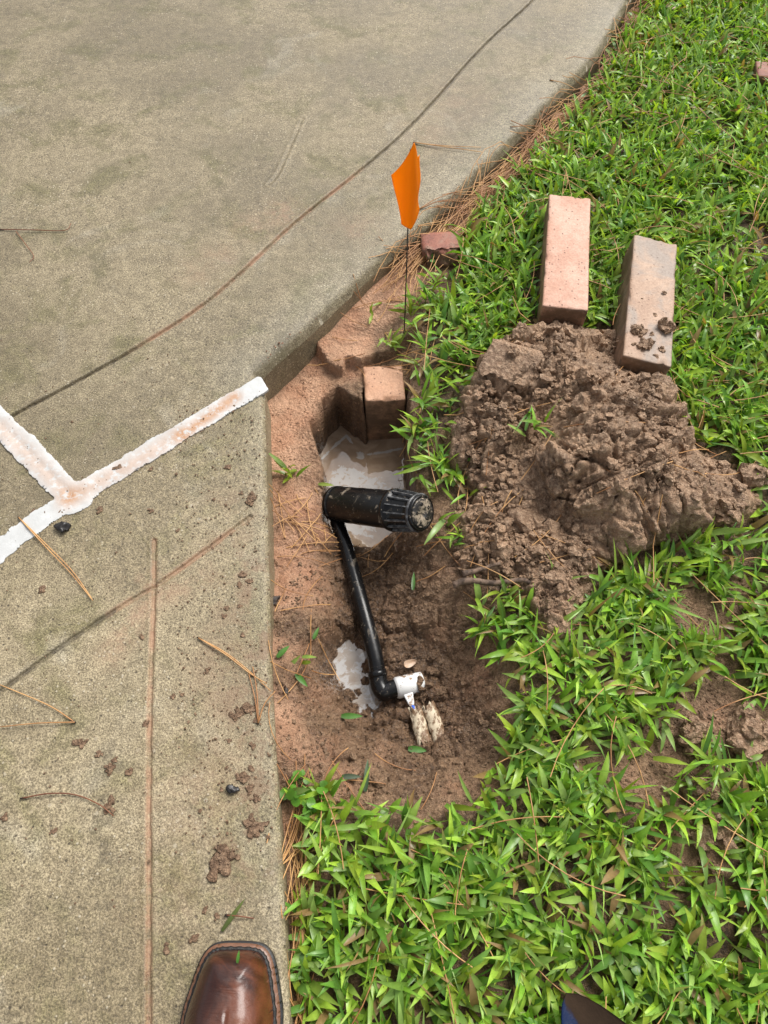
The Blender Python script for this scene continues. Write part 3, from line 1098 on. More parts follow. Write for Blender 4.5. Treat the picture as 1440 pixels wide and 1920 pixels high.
pool = blob_sheet('muddy_water', PP([(560, 780), (640, 770), (800, 780), (840, 900), (800, 1000), (700, 1085), (600, 1020)], -0.208), -0.208, 0.0002, 0.003, MW1, 81, attrs={'sheen_scum': sheen_scum1})
tag(pool, 'milky brown water standing in the deep pit beside the upright brick', 'water', kind='stuff')
pud = blob_sheet('puddle', PP([(590, 1180), (700, 1170), (775, 1205), (740, 1290), (725, 1380), (650, 1380), (595, 1290)], -0.160), -0.160, 0.0001, 0.003, MW2, 83, attrs={'sheen_scum': sky_sheen2})
tag(pud, 'pale grey puddle at the bottom of the trench beside the elbow', 'puddle', kind='stuff')

# ------------------------------------------------------------------ clods and crumbs
def ico_shape(sub, seed, rough=0.25):
    bm = bmesh.new()
    bmesh.ops.create_icosphere(bm, subdivisions=sub, radius=1.0)
    v = np.array([q.co[:] for q in bm.verts])
    f = np.array([[q.index for q in p.verts] for p in bm.faces])
    bm.free()
    r = np.random.default_rng(seed)
    d = np.zeros(len(v))
    for fr, am in ((1.3, 1.0), (2.7, 0.7), (5.1, 0.45)):
        for _ in range(5):
            k = r.normal(size=3) * fr
            d += am * np.sin(v @ k + r.uniform(0, 6.28)) / 5
    # a few flat cuts
    for _ in range(9):
        k = r.normal(size=3)
        k /= np.linalg.norm(k)
        h = v @ k
        cut = r.uniform(0.38, 0.8)
        v = v - np.maximum(h - cut, 0)[:, None] * k
    v = v * (1 + rough * 1.6 * d)[:, None] * r.uniform(0.75, 1.15, 3)
    if sub == 3:
        v = v + r.normal(0, 0.045, v.shape)
    return v, f


ICO2 = [ico_shape(2, 100 + i, 0.24) for i in range(14)]
ICO1 = [ico_shape(1, 200 + i, 0.18) for i in range(10)]
ICO3 = [ico_shape(3, 300 + i, 0.24) for i in range(10)]


def rand_rot(r):
    q = r.normal(size=4)
    q /= np.linalg.norm(q)
    return np.array(Quaternion(q).to_matrix())


def crumbs_mesh(name, pts, sizes, r, flat=0.85):
    V, F, n = [], [], 0
    for p, s in zip(pts, sizes):
        lib = ICO3 if s > 0.0062 else (ICO2 if s > 0.003 else ICO1)
        v, f = lib[r.integers(len(lib))]
        v = (v @ rand_rot(r).T) * s
        v[:, 2] *= flat
        V.append(v + p)
        F.append(f + n)
        n += len(v)
    return raw_mesh(name, np.vstack(V), np.vstack(F), False)


def scatter(poly, n, r):
    lo, hi = poly.min(0), poly.max(0)
    out = np.zeros((0, 2))
    while len(out) < n:
        q = r.uniform(lo, hi, (n * 2, 2))
        q = q[poly_sdf(q[:, 0], q[:, 1], poly) > 0]
        out = np.vstack([out, q])
    return out[:n]


r = np.random.default_rng(11)
# crumbs on the heap
q = np.vstack([scatter(MOUND, 4700, r), scatter(PP([(860, 940), (1000, 960), (1120, 1040), (1080, 1200), (1010, 1215), (960, 1120), (870, 1075)], -0.03), 1200, r)])
hm, dm = mound_h(q[:, 0], q[:, 1])
cr = fbm(q[:, 0] * 13, q[:, 1] * 13, 2, 97)
q = q[(dm > -0.004) & (r.uniform(-0.25, 0.25, len(q)) < cr + 0.16)]
s = 0.0015 + 0.0185 * r.beta(0.8, 5.0, len(q))
p3 = np.column_stack([q, surf_z(q[:, 0], q[:, 1]) + s * 0.25])
o = link('crumbs', crumbs_mesh('crumbs', p3, s, r), MAT_CLOD, MOUND_O)
tag(o, kind='stuff')
# crumbs in the hole and the bare soil
HOLEP = PP([(560, 1060), (700, 1010), (850, 1040), (930, 1200), (940, 1400), (880, 1510), (640, 1500), (530, 1450), (520, 1150)], -0.09)
q = scatter(HOLEP, 2600, r)
q2 = scatter(PP([(830, 940), (930, 940), (1000, 1080), (1060, 1220), (960, 1180), (860, 1100)], -0.045), 900, r)
q3 = scatter(PP([(500, 720), (600, 650), (690, 680), (620, 800), (600, 980), (560, 1120), (512, 1100)], -0.09), 500, r)
qb = []
for px, py, rr_ in BARE[:10] + [(1250, 1400, .05)]:
    c = P(px, py, -0.045)
    qb.append(np.column_stack([r.normal(c.x, rr_ * .7, 130), r.normal(c.y, rr_ * .7, 130)]))
q = np.vstack([q, q2] + qb)
s = 0.0013 + 0.006 * r.beta(1.0, 5.5, len(q))
p3 = np.column_stack([q, surf_z(q[:, 0], q[:, 1]) + s * 0.2])
p3 = p3[under_slab(p3[:, 0], p3[:, 1]) < -0.004]
s = s[:len(p3)]
o = link('soil_crumbs', crumbs_mesh('soil_crumbs', p3, s, r), MAT_MUD)
tag(o, 'loose wet crumbs of clay lying in the hole and beside it', 'soil crumbs', kind='stuff')
s = 0.001 + 0.004 * r.beta(1.0, 6, len(q3))
p3 = np.column_stack([q3, surf_z(q3[:, 0], q3[:, 1]) + s * 0.2])
MAT_SANDC = m_soil('sandy_clay', (0.22, 0.11, 0.06), (0.33, 0.175, 0.10), (0.42, 0.25, 0.15), sandattr=False)
o = link('sand_crumbs', crumbs_mesh('sand_crumbs', p3, s, r), MAT_SANDC)
tag(o, 'loose sandy crumbs on the orange strip beside the slabs', 'soil crumbs', kind='stuff')
# tiny crumbs on the slabs
pts, ss = [], []
for pl, n, sc in ((PP([(330, 760), (500, 760), (515, 1300), (520, 1600), (330, 1600)]), 520, 1.15), (PP([(0, 850), (330, 900), (330, 1700), (0, 1700)]), 170, .9), (PP([(0, 560), (300, 560), (480, 700), (200, 900), (0, 900)]), 90, .9), (PP([(0, 0), (900, 0), (700, 420), (400, 600), (0, 700)]), 45, .7)):
    q = scatter(pl, n, r)
    s = (0.0011 + 0.0032 * r.beta(1, 5, len(q))) * sc
    pts.append(np.column_stack([q, s * 0.3]))
    ss.append(s)
o = link('mud_specks', crumbs_mesh('mud_specks', np.vstack(pts), np.concatenate(ss), r, 0.6), MAT_MUD)
tag(o, 'tiny specks of mud sprinkled over the concrete slabs', 'mud specks', kind='stuff')


def clod_obj(name, loc, size, seed, mat, flat=0.7, sub=3, sink=0.35):
    v, f = (ICO3 if sub == 3 else ICO2)[seed % 10]
    rr = np.random.default_rng(seed)
    sx = np.array([1, rr.uniform(0.7, 1.0), 1]) if np.isscalar(size) else np.array(size) / max(size)
    sz = size if np.isscalar(size) else max(size)
    v = (v @ rand_rot(rr).T) * sz * sx
    v[:, 2] *= flat
    a = rr.uniform(0, 6.28)
    c, s_ = math.cos(a), math.sin(a)
    if np.isscalar(size):
        v = v @ np.array([[c, s_, 0], [-s_, c, 0], [0, 0, 1]])
    # finer crumble
    v = v + 0.06 * sz * np.column_stack([fbm(v[:, 1] * 5 / sz, v[:, 2] * 5 / sz + seed, 2, 5), fbm(v[:, 0] * 5 / sz, v[:, 2] * 5 / sz, 2, 6), fbm(v[:, 0] * 5 / sz, v[:, 1] * 5 / sz, 2, 7)]) * 2
    v[:, 2] -= v[:, 2].min() * (1 - sink)
    return link(name, raw_mesh(name, v, f), mat, None, loc)


def clump(name, loc, size, seed, mat, flat=0.75, n=16):
    """crumbly clod: a rough core with crumbs grown onto it"""
    rr = np.random.default_rng(seed)
    parts = []
    v, f = ICO3[seed % 10]
    core = (v @ rand_rot(rr).T) * size * 0.86
    core = core * np.array([1, rr.uniform(.7, 1), flat])
    parts.append((core, np.zeros((0, 4), int), f))
    for k in range(n):
        p = core[rr.integers(len(core))]
        q = size * rr.uniform(0.14, 0.42)
        v, f = (ICO3 if q > 0.005 else ICO2)[rr.integers(10)]
        v = (v @ rand_rot(rr).T) * q + p * rr.uniform(0.75, 1.0)
        parts.append((v, np.zeros((0, 4), int), f))
    V, F = merge(parts)
    V[:, 2] -= np.percentile(V[:, 2], 12)
    return link(name, raw_mesh(name, V, F, False), mat, None, loc)


# mud clods one can pick out on the walkway
SPL = [(float(q.split()[0]), float(q.split()[1]), float(q.split()[2].split('|')[0]), q.split('|')[1]) for q in '''428 876 9|right of the white sealant, alone on clean concrete
470 937 15|broad, at the walkway corner where the clay-filled line ends
453 925 6|tiny, just left of the broad one at the walkway corner
223 876 11|dark, on the upper rim of the white sealant
188 957 8|on the right side of the sealant junction
117 962 8|in the middle of the sealant junction
80 1103 9|alone, left of the long pine needle pair
62 958 6|small, on the left arm of the sealant
452 1078 9|top one of a trio near the walkway edge
448 1096 9|lower left one of a trio near the walkway edge
468 1090 8|right one of a trio near the walkway edge
425 1142 9|upper one of two touching crumbs below the trio
420 1157 7|lower one of two touching crumbs below the trio
450 1135 6|small, right of two touching crumbs below the trio
454 1190 8|long, nearest the dark litter wad at the walkway edge
283 880 6|small, just below the right arm of the sealant
335 994 6|small, above the crossing of the two tooled lines
284 958 7|above the top end of the vertical tooled line
402 937 5|tiny, left of the walkway corner
264 1192 8|dark, close left of the vertical tooled line
388 1258 8|round, below the upper end of the needle pair
323 1306 7|small, right of the vertical tooled line at mid height
445 1340 12|left part of the mud smear under the needle fan
465 1328 16|main lump of the mud smear under the needle fan
480 1352 10|right part of the mud smear at the needle fan's base
150 1395 12|dark, leftmost of a diagonal row across the walkway
185 1412 9|second from the left in the diagonal row
205 1440 12|third from the left, biggest of the diagonal row
215 1425 8|small, on top of the diagonal row
240 1448 9|right end of the diagonal row
205 1510 13|at the end of the thin curved stem
10 1530 9|at the far left edge below the thin curved stem
98 1560 7|small, below the thin curved stem
272 1360 11|sitting on the vertical tooled line
455 1460 15|wide, right of the small black charcoal bit's upper side
470 1480 11|middle lump of the smear right of the charcoal bit
480 1500 10|lower lump of the smear right of the charcoal bit
476 1552 18|large, nearest the walkway edge above the big splat
492 1545 10|small, touching the walkway edge above the big splat
412 1620 26|biggest flat splat, above the boot
430 1608 14|lump on the upper right of the biggest splat
362 1760 10|left of the boot toe, the nearer one
310 1780 8|left of the boot toe, the farther one
415 1480 5|tiny, left of the small black charcoal bit
385 1705 8|left end of the row above the boot
405 1718 7|at the short red-brown needle above the boot
430 1390 7|alone, between the needle fan and the charcoal bit
475 1400 8|at the walkway edge below the needle fan
470 1440 9|at the walkway edge above the charcoal smear'''.split('\n')]


def splat(i, c, sc, big):
    """one dropped bit of mud: a few flattened lumps run together"""
    rr = np.random.default_rng(900 + i)
    parts = []
    for k in range(4 if not big else 11):
        v, f = (ICO3 if big else ICO2)[rr.integers(10)]
        q = sc * (rr.uniform(0.45, 0.8) if k else 0.85) * (0.62 if big else 0.8)
        v = (v @ rand_rot(rr).T) * q
        v[:, 2] *= 0.30
        a_, d_ = rr.uniform(0, 6.28), (sc * rr.uniform(0.3, 0.95) if k else 0)
        v[:, :2] += (math.cos(a_) * d_, 0.7 * math.sin(a_) * d_)
        v[:, 2] += q * 0.10
        parts.append((v, np.zeros((0, 4), int), f))
    V, F = merge(parts)
    a_ = rr.uniform(0, 6.28)
    V[:, :2] = V[:, :2] @ np.array([[math.cos(a_), math.sin(a_)], [-math.sin(a_), math.cos(a_)]])
    return link('mud_clod', raw_mesh('mud_clod', V, F), MAT_MUD, None, c)


for i, (a, b, w, lab) in enumerate(SPL):
    c = P(a, b, 0)
    sc = (c - Vector((0, 0, CAM_H))).length / FPX * w
    o = splat(i, c, sc, w >= 12)
    tag(o, 'brown mud clod, ' + lab, 'mud clod', 'mud clods dropped on the concrete')

CLODS = [  # px, py, radius px, flatness, label
    (1405, 905, 38, .8, 'large brown clay lump at the right edge, beyond the heap'),
    (1350, 960, 34, .5, 'flat brown clay lump at the right foot of the heap'),
    (1070, 1318, 19, .8, 'round dirt clod lying alone on the grass below the heap'),
    (1300, 1385, 42, .8, 'big crumbly clay lump on the grass at right, left one of a pair'),
    (1395, 1375, 46, .7, 'big crumbly clay lump at the right edge, right one of a pair'),
    (1312, 1480, 34, .8, 'tall clay lump with grass beside the bare dirt patch'),
    (1330, 1560, 40, .7, 'clay sod lump half covered by grass, lower right'),
    (1325, 1625, 22, .8, 'lowest clay lump under the grass at lower right'),
    (980, 1600, 15, .8, 'small dark dirt clod sunk in the lower grass'),
    (1027, 608, 14, .9, 'small dirt clod against the end of the pink brick'),
    (1035, 632, 18, .9, 'rough dirt clod at the top of the heap below the pink brick'),
    (1105, 632, 18, .6, 'reddish dirt clod between the two loose bricks'),
    (1225, 565, 1, .8, ''),
    (1105, 765, 46, .55, 'smooth rounded clay chunk at the crest of the heap'),
    (1290, 935, 40, .9, 'smooth-faced clay chunk at the right shoulder of the heap'),
    (985, 965, 36, .5, 'pale clay chunk low on the left side of the heap'),
    (1160, 905, 34, .6, 'clay chunk in the middle of the heap, right of the grass sprig'),
    (1055, 885, 26, .7, 'clay chunk below the grass sprig in the heap'),
    (1215, 815, 30, .6, 'clay chunk high on the right side of the heap'),
    (1080, 1030, 24, .6, 'clay chunk at the near foot of the heap'),
    (1035, 1150, 26, .5, 'clay chunk at the near tip of the heap by the grass'),
    (885, 1245, 10, .7, 'small wet clod on the right wall of the hole'),
    (775, 1420, 13, .6, 'wet clod at the near side of the trench'),
]
for i, (a, b, w, fl, lab) in enumerate(CLODS):
    if not lab:
        continue
    c = on_soil(a, b, 0, -0.05)
    if 'puddle' in lab:
        c = P(a, b, -0.160)
    sc = (c - Vector((0, 0, CAM_H))).length / FPX * w
    o = clump('dirt_clod', c - Vector((0, 0, sc * 0.1)), sc, 500 + i, MAT_MUD if a < 900 and b > 1200 else MAT_CLOD, fl, (7 if 'chunk' in lab else 26) if w > 23 else 14)
    tag(o, lab, 'dirt clod')


# ------------------------------------------------------------------ bricks
def brick_mesh(name, L, Wd, H, seed, chip=0.0055, cuts=18):
    bm = bmesh.new()
    bmesh.ops.create_cube(bm, size=1.0)
    for v in bm.verts:
        v.co = Vector((v.co.x * Wd, v.co.y * L, v.co.z * H))
    bmesh.ops.bevel(bm, geom=bm.edges[:], offset=0.0035, segments=2, affect='EDGES', profile=0.6)
    bmesh.ops.subdivide_edges(bm, edges=[e for e in bm.edges if e.calc_length() > 0.02], cuts=cuts, use_grid_fill=True)
    co = np.array([v.co[:] for v in bm.verts])
    ed = np.minimum(np.minimum(Wd / 2 - abs(co[:, 0]), L / 2 - abs(co[:, 1])) * 0 + np.sort(np.stack([Wd / 2 - abs(co[:, 0]), L / 2 - abs(co[:, 1]), H / 2 - abs(co[:, 2])]), 0)[1], 1)
    k = np.exp(-ed / 0.006)
    n = fbm(co[:, 0] * 60 + seed, (co[:, 1] + co[:, 2]) * 60, 3, seed)
    n2 = np.maximum(fbm(co[:, 0] * 45 + seed * 3, (co[:, 1] + 2 * co[:, 2]) * 45, 3, seed + 9) - 0.18, 0)
    d = 0.0006 * n * 2 - k * (chip * np.maximum(n + 0.1, 0) + chip * 3.5 * n2)
    nr = co / np.maximum(np.linalg.norm(co / np.array([Wd, L, H]), axis=1), 1e-6)[:, None] / np.array([Wd, L, H]) * 0.02
    nr = co / np.linalg.norm(co, axis=1)[:, None]
    co = co + nr * d[:, None]
    for v, c in zip(bm.verts, co):
        v.co = c
    me = bpy.data.meshes.new(name)
    bm.to_mesh(me)
    bm.free()
    me.polygons.foreach_set('use_smooth', np.ones(len(me.polygons), bool))
    return me


MB1 = m_brick('pink_brick', (0.46, 0.245, 0.165), (0.56, 0.345, 0.255))
MB2 = m_brick('grey_brown_brick', (0.34, 0.215, 0.142), (0.42, 0.285, 0.198), grey=(0.27, 0.225, 0.19), speck=0.5)
MB3 = m_brick('orange_brick', (0.48, 0.26, 0.155), (0.55, 0.32, 0.20), speck=0.7)
MB4 = m_brick('red_brick', (0.19, 0.062, 0.038), (0.31, 0.115, 0.07), grey=(0.27, 0.17, 0.12), speck=0.5)


def lay_brick(far, near, z_far, z_near, mat, label, Wd, H, seed, roll=0.0):
    a, b = P(*far, z_far), P(*near, z_near)
    ax = a - b
    L = ax.length
    yv = ax.normalized()
    xv = yv.cross(Vector((0, 0, 1))).normalized()
    zv = xv.cross(yv)
    rot = Matrix((xv, yv, zv)).transposed() @ Matrix.Rotation(roll, 3, 'Y')
    o = link('brick', brick_mesh('brick', L, Wd, H, seed), mat)
    o.matrix_world = Matrix.Translation((a + b) / 2 - rot @ Vector((0, 0, H / 2))) @ rot.to_4x4()
    tag(o, label, 'brick', 'whole loose bricks')
    return o, L


b1, l1 = lay_brick((1069, 367), (1060, 578), 0.035, 0.032, MB1, 'clean pink brick with dark specks lying flat on the grass', 0.089, 0.088, 3)
b2, l2 = lay_brick((1230, 448), (1214, 678), 0.040, 0.050, MB2, 'grey-brown brick strewn with clods of dirt, one end on the heap', 0.090, 0.088, 5, R(5))
print('brick lengths', l1, l2)
# the brick set upright in the pit
tl, tr_ = P(684, 752, -0.074), P(761, 748, -0.074)
wd = (tr_ - tl).length
xv = (tr_ - tl).normalized()
yv = Vector((-xv.y, xv.x, 0))
dep = 0.088
me = brick_mesh('brick', 0.29, wd, dep, 8)
o = link('brick', me, MB3)
# mesh axes: x width, y length, z depth -> length upright
rot = Matrix((xv, Vector((0, 0, 1)), xv.cross(Vector((0, 0, 1))))).transposed()
o.matrix_world = Matrix.Translation((tl + tr_) / 2 + yv * dep / 2 + Vector((0, 0, -0.145))) @ rot.to_4x4()
tag(o, 'orange brick standing on end in the muddy pit, its top level with the soil', 'brick', 'whole loose bricks')
print('upright brick width', wd)


def chunk(name, size, seed, mat, loc, rotz, label, cat, tilt=(0, 0)):
    """broken brick: a block with rough broken ends"""
    bm = bmesh.new()
    bmesh.ops.create_cube(bm, size=1.0)
    bmesh.ops.subdivide_edges(bm, edges=bm.edges[:], cuts=12, use_grid_fill=True)
    co = np.array([v.co[:] for v in bm.verts])
    x, y, z = co.T
    brk = sstep(-0.1, -0.5, y)          # broken towards -y
    y2 = y + brk * (0.25 * fbm(x * 4, z * 4, 3, seed) + 0.28 * (z + 0.5) * sstep(-.2, -.5, y))
    z2 = z + brk * 0.10 * fbm(x * 5, y * 5, 3, seed + 1)
    x2 = x * (1 - 0.14 * (y < -0.2)) + 0.05 * fbm(y * 5, z * 5, 2, seed + 2)
    e = np.sort(np.abs(co), 1)[:, 1]
    k = 1 - 0.06 * sstep(0.4, 0.5, e)
    co = np.column_stack([x2 * size[0], y2 * size[1], z2 * size[2]]) * k[:, None]
    for v, c in zip(bm.verts, co):
        v.co = c
    me = bpy.data.meshes.new(name)
    bm.to_mesh(me)
    bm.free()
    me.polygons.foreach_set('use_smooth', np.ones(len(me.polygons), bool))
    o = link(name, me, mat, None, loc)
    o.rotation_euler = (tilt[0], tilt[1], rotz)
    return tag(o, label, cat)


c = P(828, 462, -0.02)
chunk('broken_brick', (0.088, 0.085, 0.06), 31, MB4, c - Vector((0, 0, 0.022)), R(8), 'dark red broken brick stub wedged beside the driveway edge', 'broken brick', (R(-6), R(3)))
c = P(1432, 140, -0.02)
chunk('broken_brick', (0.07, 0.05, 0.05), 37, MB4, c - Vector((0, 0, 0.01)), R(80), 'red brick piece half hidden in the grass at the far right edge', 'broken brick')
# smooth cut slab of clay at the head of the heap
c = on_soil(950, 690, 0.0, 0.0)
chunk('clay_slab', (0.10, 0.10, 0.05), 41, MAT_CLOD, P(955, 688, 0.045) - Vector((0, 0, 0.018)), R(-28), 'smooth flat-faced slab of clay at the upper left of the heap', 'clay slab', (R(14), R(-8)))
# clods on the second brick
for i, (a, b, w, lab) in enumerate([(1248, 612, 20, 'largest dark clod sitting on the grey-brown brick'), (1198, 624, 20, 'crumbly clod on the left half of the grey-brown brick'), (1212, 652, 19, 'low clod near the near end of the grey-brown brick'),
                                    (1205, 562, 5, 'pea-sized clod on the grey-brown brick, left one'), (1246, 548, 5, 'pea-sized clod on the grey-brown brick, upper right one'), (1228, 590, 5, 'pea-sized clod in the middle of the grey-brown brick'), (1199, 588, 4, 'tiny clod at the left side of the grey-brown brick'), (1240, 655, 9, 'small clod at the near right corner of the grey-brown brick'), (1222, 628, 8, 'small clod between the two big ones on the grey-brown brick'), (1188, 648, 9, 'small clod at the near left edge of the grey-brown brick'), (1230, 670, 8, 'small clod at the near end of the grey-brown brick')]):
    c = P(a, b, 0.046)
    sc = (c - Vector((0, 0, CAM_H))).length / FPX * w
    tag(clump('dirt_clod', c + Vector((0, 0, -0.001)), sc, 610 + i, MAT_CLOD, 0.55, 22 if w > 8 else 4), lab, 'dirt clod')


# ------------------------------------------------------------------ marker flag
def build_flag():
    base = P(757, 640, -0.055)
    zt = lambda py: 0.0

    def z_at(py):            # height on the vertical through the base that shows at photo row py
        ry = (960 - py) / FPX
        c, s = math.cos(TILT), math.sin(TILT)
        dy, dz = ry * c + s, ry * s - c
        t = base.y / dy
        return CAM_H + dz * t
    z0, z1 = z_at(424), z_at(266)
    print('flag z', z0, z1, 'base', base)
    root = empty('marker_flag', base)
    tag(root, 'orange marker flag on a thin wire stake beside the driveway edge', 'marker flag')
    wire = tube_obj('wire_stake', [(0, 0, -0.03), (0.0006, 0, 0.08), (0.0, 0, z1 - base.z - 0.012)], 0.0012, m_plain('stake_wire', (0.012, 0.011, 0.01), 0.45), root, 8)
    # curled plastic: rows up the wire, columns around the curl
    m = M('orange_vinyl')
    m.set(Base_Color=(1.0, 0.35, 0.012), Roughness=0.38, Specular_IOR_Level=0.4)
    tr = m.t.nodes.new('ShaderNodeBsdfTranslucent')
    tr.inputs['Color'].default_value = (1.0, 0.46, 0.02, 1)
    mx = m.t.nodes.new('ShaderNodeMixShader')
    mx.inputs[0].default_value = 0.62
    m.t.links.new(m.b.outputs[0], mx.inputs[1])
    m.t.links.new(tr.outputs[0], mx.inputs[2])
    m.t.links.new(mx.outputs[0], m.out.inputs[0])
    H = z1 - z0
    nu, nv = 26, 40
    V = []
    d = np.array([-0.86, -0.51])
    nrm = np.array([-0.51, 0.86])
    for j in range(nv + 1):
        v = j / nv
        ulo = -0.022 + 0.005 * v + 0.0015 * math.sin(9 * v)
        uhi = 0.014 + 0.021 * v
        for i in range(nu + 1):
            k = i / nu
            u = ulo + (uhi - ulo) * k
            top = z1 + 0.004 - (0.046 * (u / 0.035) ** 0.9 if u > 0 else 0.030 * min(1, (-u / 0.010)) ** 1.5)
            bot = z0 + (0.012 * (u / 0.015) if u > 0 else 0.020 * (-u / 0.0175))
            bow = -0.012 * (1 - ((k - 0.5) * 2) ** 2) + 0.0025 * math.sin(6 * v + 4 * k)
            p = d * u + nrm * bow
            V.append((p[0], p[1], bot + (top - bot) * v - base.z))
    F = []
    for j in range(nv):
        for i in range(nu):
            a = j * (nu + 1) + i
            F.append((a, a + 1, a + nu + 2, a + nu + 1))
    o = link('flag', raw_mesh('flag', np.array(V), np.array(F)), m.m, root)
    so = o.modifiers.new('thickness', 'SOLIDIFY')
    so.thickness = 0.0004


build_flag()


# ------------------------------------------------------------------ sprinkler with its pipe
def build_sprinkler():
    A, B = P(626, 944, -0.125), P(792, 962, 0.0)
    ax = (B - A)
    L = ax.length
    print('sprinkler length', L)
    zv = ax.normalized()
    xv = zv.cross(Vector((0, 0, 1))).normalized()
    yv = zv.cross(xv)
    rot = Matrix((xv, yv, zv)).transposed()
    mat = m_blackplastic('black_plastic', 0.55)
    mat2 = m_blackplastic('cap_plastic', 0.75)
    root = empty('sprinkler')
    root.matrix_world = Matrix.Translation(A) @ rot.to_4x4()
    tag(root, 'muddy black pop-up sprinkler leaning over the pit, on its pipe to the elbow', 'sprinkler')
    Rb = 0.0345
    body = [(0.0, 0.0), (0.0, 0.012), (0.001, 0.024), (0.004, Rb - 0.005), (0.009, Rb - 0.0015), (0.016, Rb - 0.0005)]
    for t in np.linspace(0.02, 0.72, 12):
        body.append((L * t, Rb - 0.0012 * (1 - t) + 0.0003 * math.sin(t * 40)))
    v, f = lathe(body, 48)
    b = link('body', raw_mesh('body', v, f), mat, root)
    cap = [(L * .70, Rb - .001), (L * .70, Rb + .0030), (L * .722, Rb + .0036), (L * .745, Rb + .0030), (L * .752, Rb - .0015), (L * .80, Rb - .0025), (L * .90, Rb - .0045), (L * .945, 0.0290), (L * .95, 0.0305), (L * .985, 0.0308), (L * 1.0, 0.0298), (L * 1.0, 0.0265), (L * .993, 0.0258), (L * .993, 0.0)]
    v, f = lathe(cap, 48)
    c = link('cap', raw_mesh('cap', v, f), mat2, root)
    # fins around the shoulder
    fin = m_plain('rib_plastic', (0.02, 0.02, 0.022), 0.32, 60, (0.17, 0.17, 0.17))  # mottled from near black to grey
    bm = bmesh.new()
    pr = [(L * .745, Rb - .004), (L * .745, Rb + .0028), (L * .80, Rb + .0025), (L * .955, 0.0330), (L * .955, 0.0285)]
    vs = [[bm.verts.new((q[1], sgn * 0.0009, q[0])) for q in pr] for sgn in (-1, 1)]
    bm.faces.new(vs[0])
    bm.faces.new(vs[1][::-1])
    for i in range(len(pr)):
        j = (i + 1) % len(pr)
        bm.faces.new((vs[0][i], vs[1][i], vs[1][j], vs[0][j]))
    bmesh.ops.recalc_face_normals(bm, faces=bm.faces[:])
    fm = bpy.data.meshes.new('rib')
    bm.to_mesh(fm)
    bm.free()
    fm.materials.append(fin)
    for k in range(16):
        o = bpy.data.objects.new('rib', fm)
        COL.objects.link(o)
        o.parent = c
        o.rotation_euler = (0, 0, k * 2 * math.pi / 16)
    # collar ring and rubber top
    v, f = lathe([(L * .955, 0.0305), (L * .955, 0.0332), (L * .972, 0.0334), (L * .976, 0.0318), (L * .976, 0.0305)], 48)
    link('collar', raw_mesh('collar', v, f), fin, c)
    m = M('muddy_rubber')
    n = m.noise(70, 4, 0.7, dist=1.2)
    m.set(Base_Color=m.mix(m.ramp(n, 0.47, 0.60), (0.012, 0.011, 0.010), (0.32, 0.26, 0.19)), Roughness=0.5)
    m.bump(n, 0.5, 0.003)
    v, f = lathe([(L * .990, 0.0255), (L * 1.004, 0.0252), (L * 1.008, 0.0235), (L * 1.010, 0.012), (L * 1.008, 0.0075), (L * 1.004, 0.007), (L * 1.003, 0.0)], 40)
    link('rubber_cover', raw_mesh('rubber_cover', v, f), m.m, c)
    for k in range(5):
        a = k * 2 * math.pi / 5 + 0.4
        v, f = lathe([(L * 1.007, 0.0), (L * 1.0115, 0.0015), (L * 1.0115, 0.0030), (L * 1.007, 0.0036)], 12)
        v[:, 0] += 0.0155 * math.cos(a)
        v[:, 1] += 0.0155 * math.sin(a)
        link('slot_plug', raw_mesh('slot_plug', v, f), mat2, c)
    # pipe (given in world, moved into the sprinkler's frame)
    inv = root.matrix_world.inverted()
    loc = lambda p: np.array(inv @ Vector(p))
    pts = [A + Vector((0.012, -0.004, 0.0)), P(632, 975, -0.138), P(650, 1030, -0.128), P(672, 1110, -0.118), P(692, 1185, -0.118), P(704, 1235, -0.122), P(710, 1275, -0.130)]
    pm = m_blackplastic('pipe_plastic', 0.22)
    path = smooth_line([loc(p) for p in pts], 8)
    tube_obj('pipe', path, 0.0133, pm, root, 20)
    # elbow
    e0, e1, e2, e3 = P(707, 1262, -0.128), P(715, 1294, -0.132), P(722, 1298, -0.132), P(748, 1288, -0.131)
    ep = smooth_line([loc(e0), loc(P(711, 1282, -0.131)), loc(P(718, 1296, -0.132)), loc(P(730, 1294, -0.132)), loc(e3)], 6)
    el = tube_obj('elbow', ep, 0.0152, pm, root, 20)
    lip = [loc(P(706, 1258, -0.127)), loc(P(709, 1270, -0.129))]
    tube_obj('elbow_collar', lip, 0.0162, pm, el, 20)


build_sprinkler()

# white fitting in the mud
MWH = M('white_pvc')
nn = MWH.noise(45, 5, 0.7)
MWH.set(Base_Color=MWH.mix(MWH.ramp(nn, 0.54, 0.62), (0.70, 0.70, 0.69), (0.24, 0.15, 0.09)), Roughness=0.32)
root = empty('pipe_fitting', P(760, 1294, -0.135))
tag(root, 'white plastic pipe fitting half buried in mud at the black elbow', 'pipe fitting')
o3 = np.array(root.location)
p0, p1 = np.array(P(741, 1291, -0.131)) - o3, np.array(P(792, 1278, -0.136)) - o3
v, q, t = tube([p0 + (p1 - p0) * k for k in (0, .06, .07, .5, 1)], [0.0160, 0.0172, 0.0178, 0.0178, 0.0165], 28)
link('socket', raw_mesh('socket', v, [q, t]), MWH.m, root)
g0, g1 = np.array(P(764, 1300, -0.128)) - o3, np.array(P(772, 1326, -0.128)) - o3
bm = bmesh.new()
for dz in (0.0, 0.006):
    for (a, b) in ((756, 1302), (774, 1296), (777, 1322), (769, 1326)):
        pt = P(a, b, -0.130 + dz) - Vector(o3)
        bm.verts.new(pt)
bm.verts.ensure_lookup_table()
V_ = bm.verts
bm.faces.new(V_[0:4])
bm.faces.new(V_[4:8][::-1])
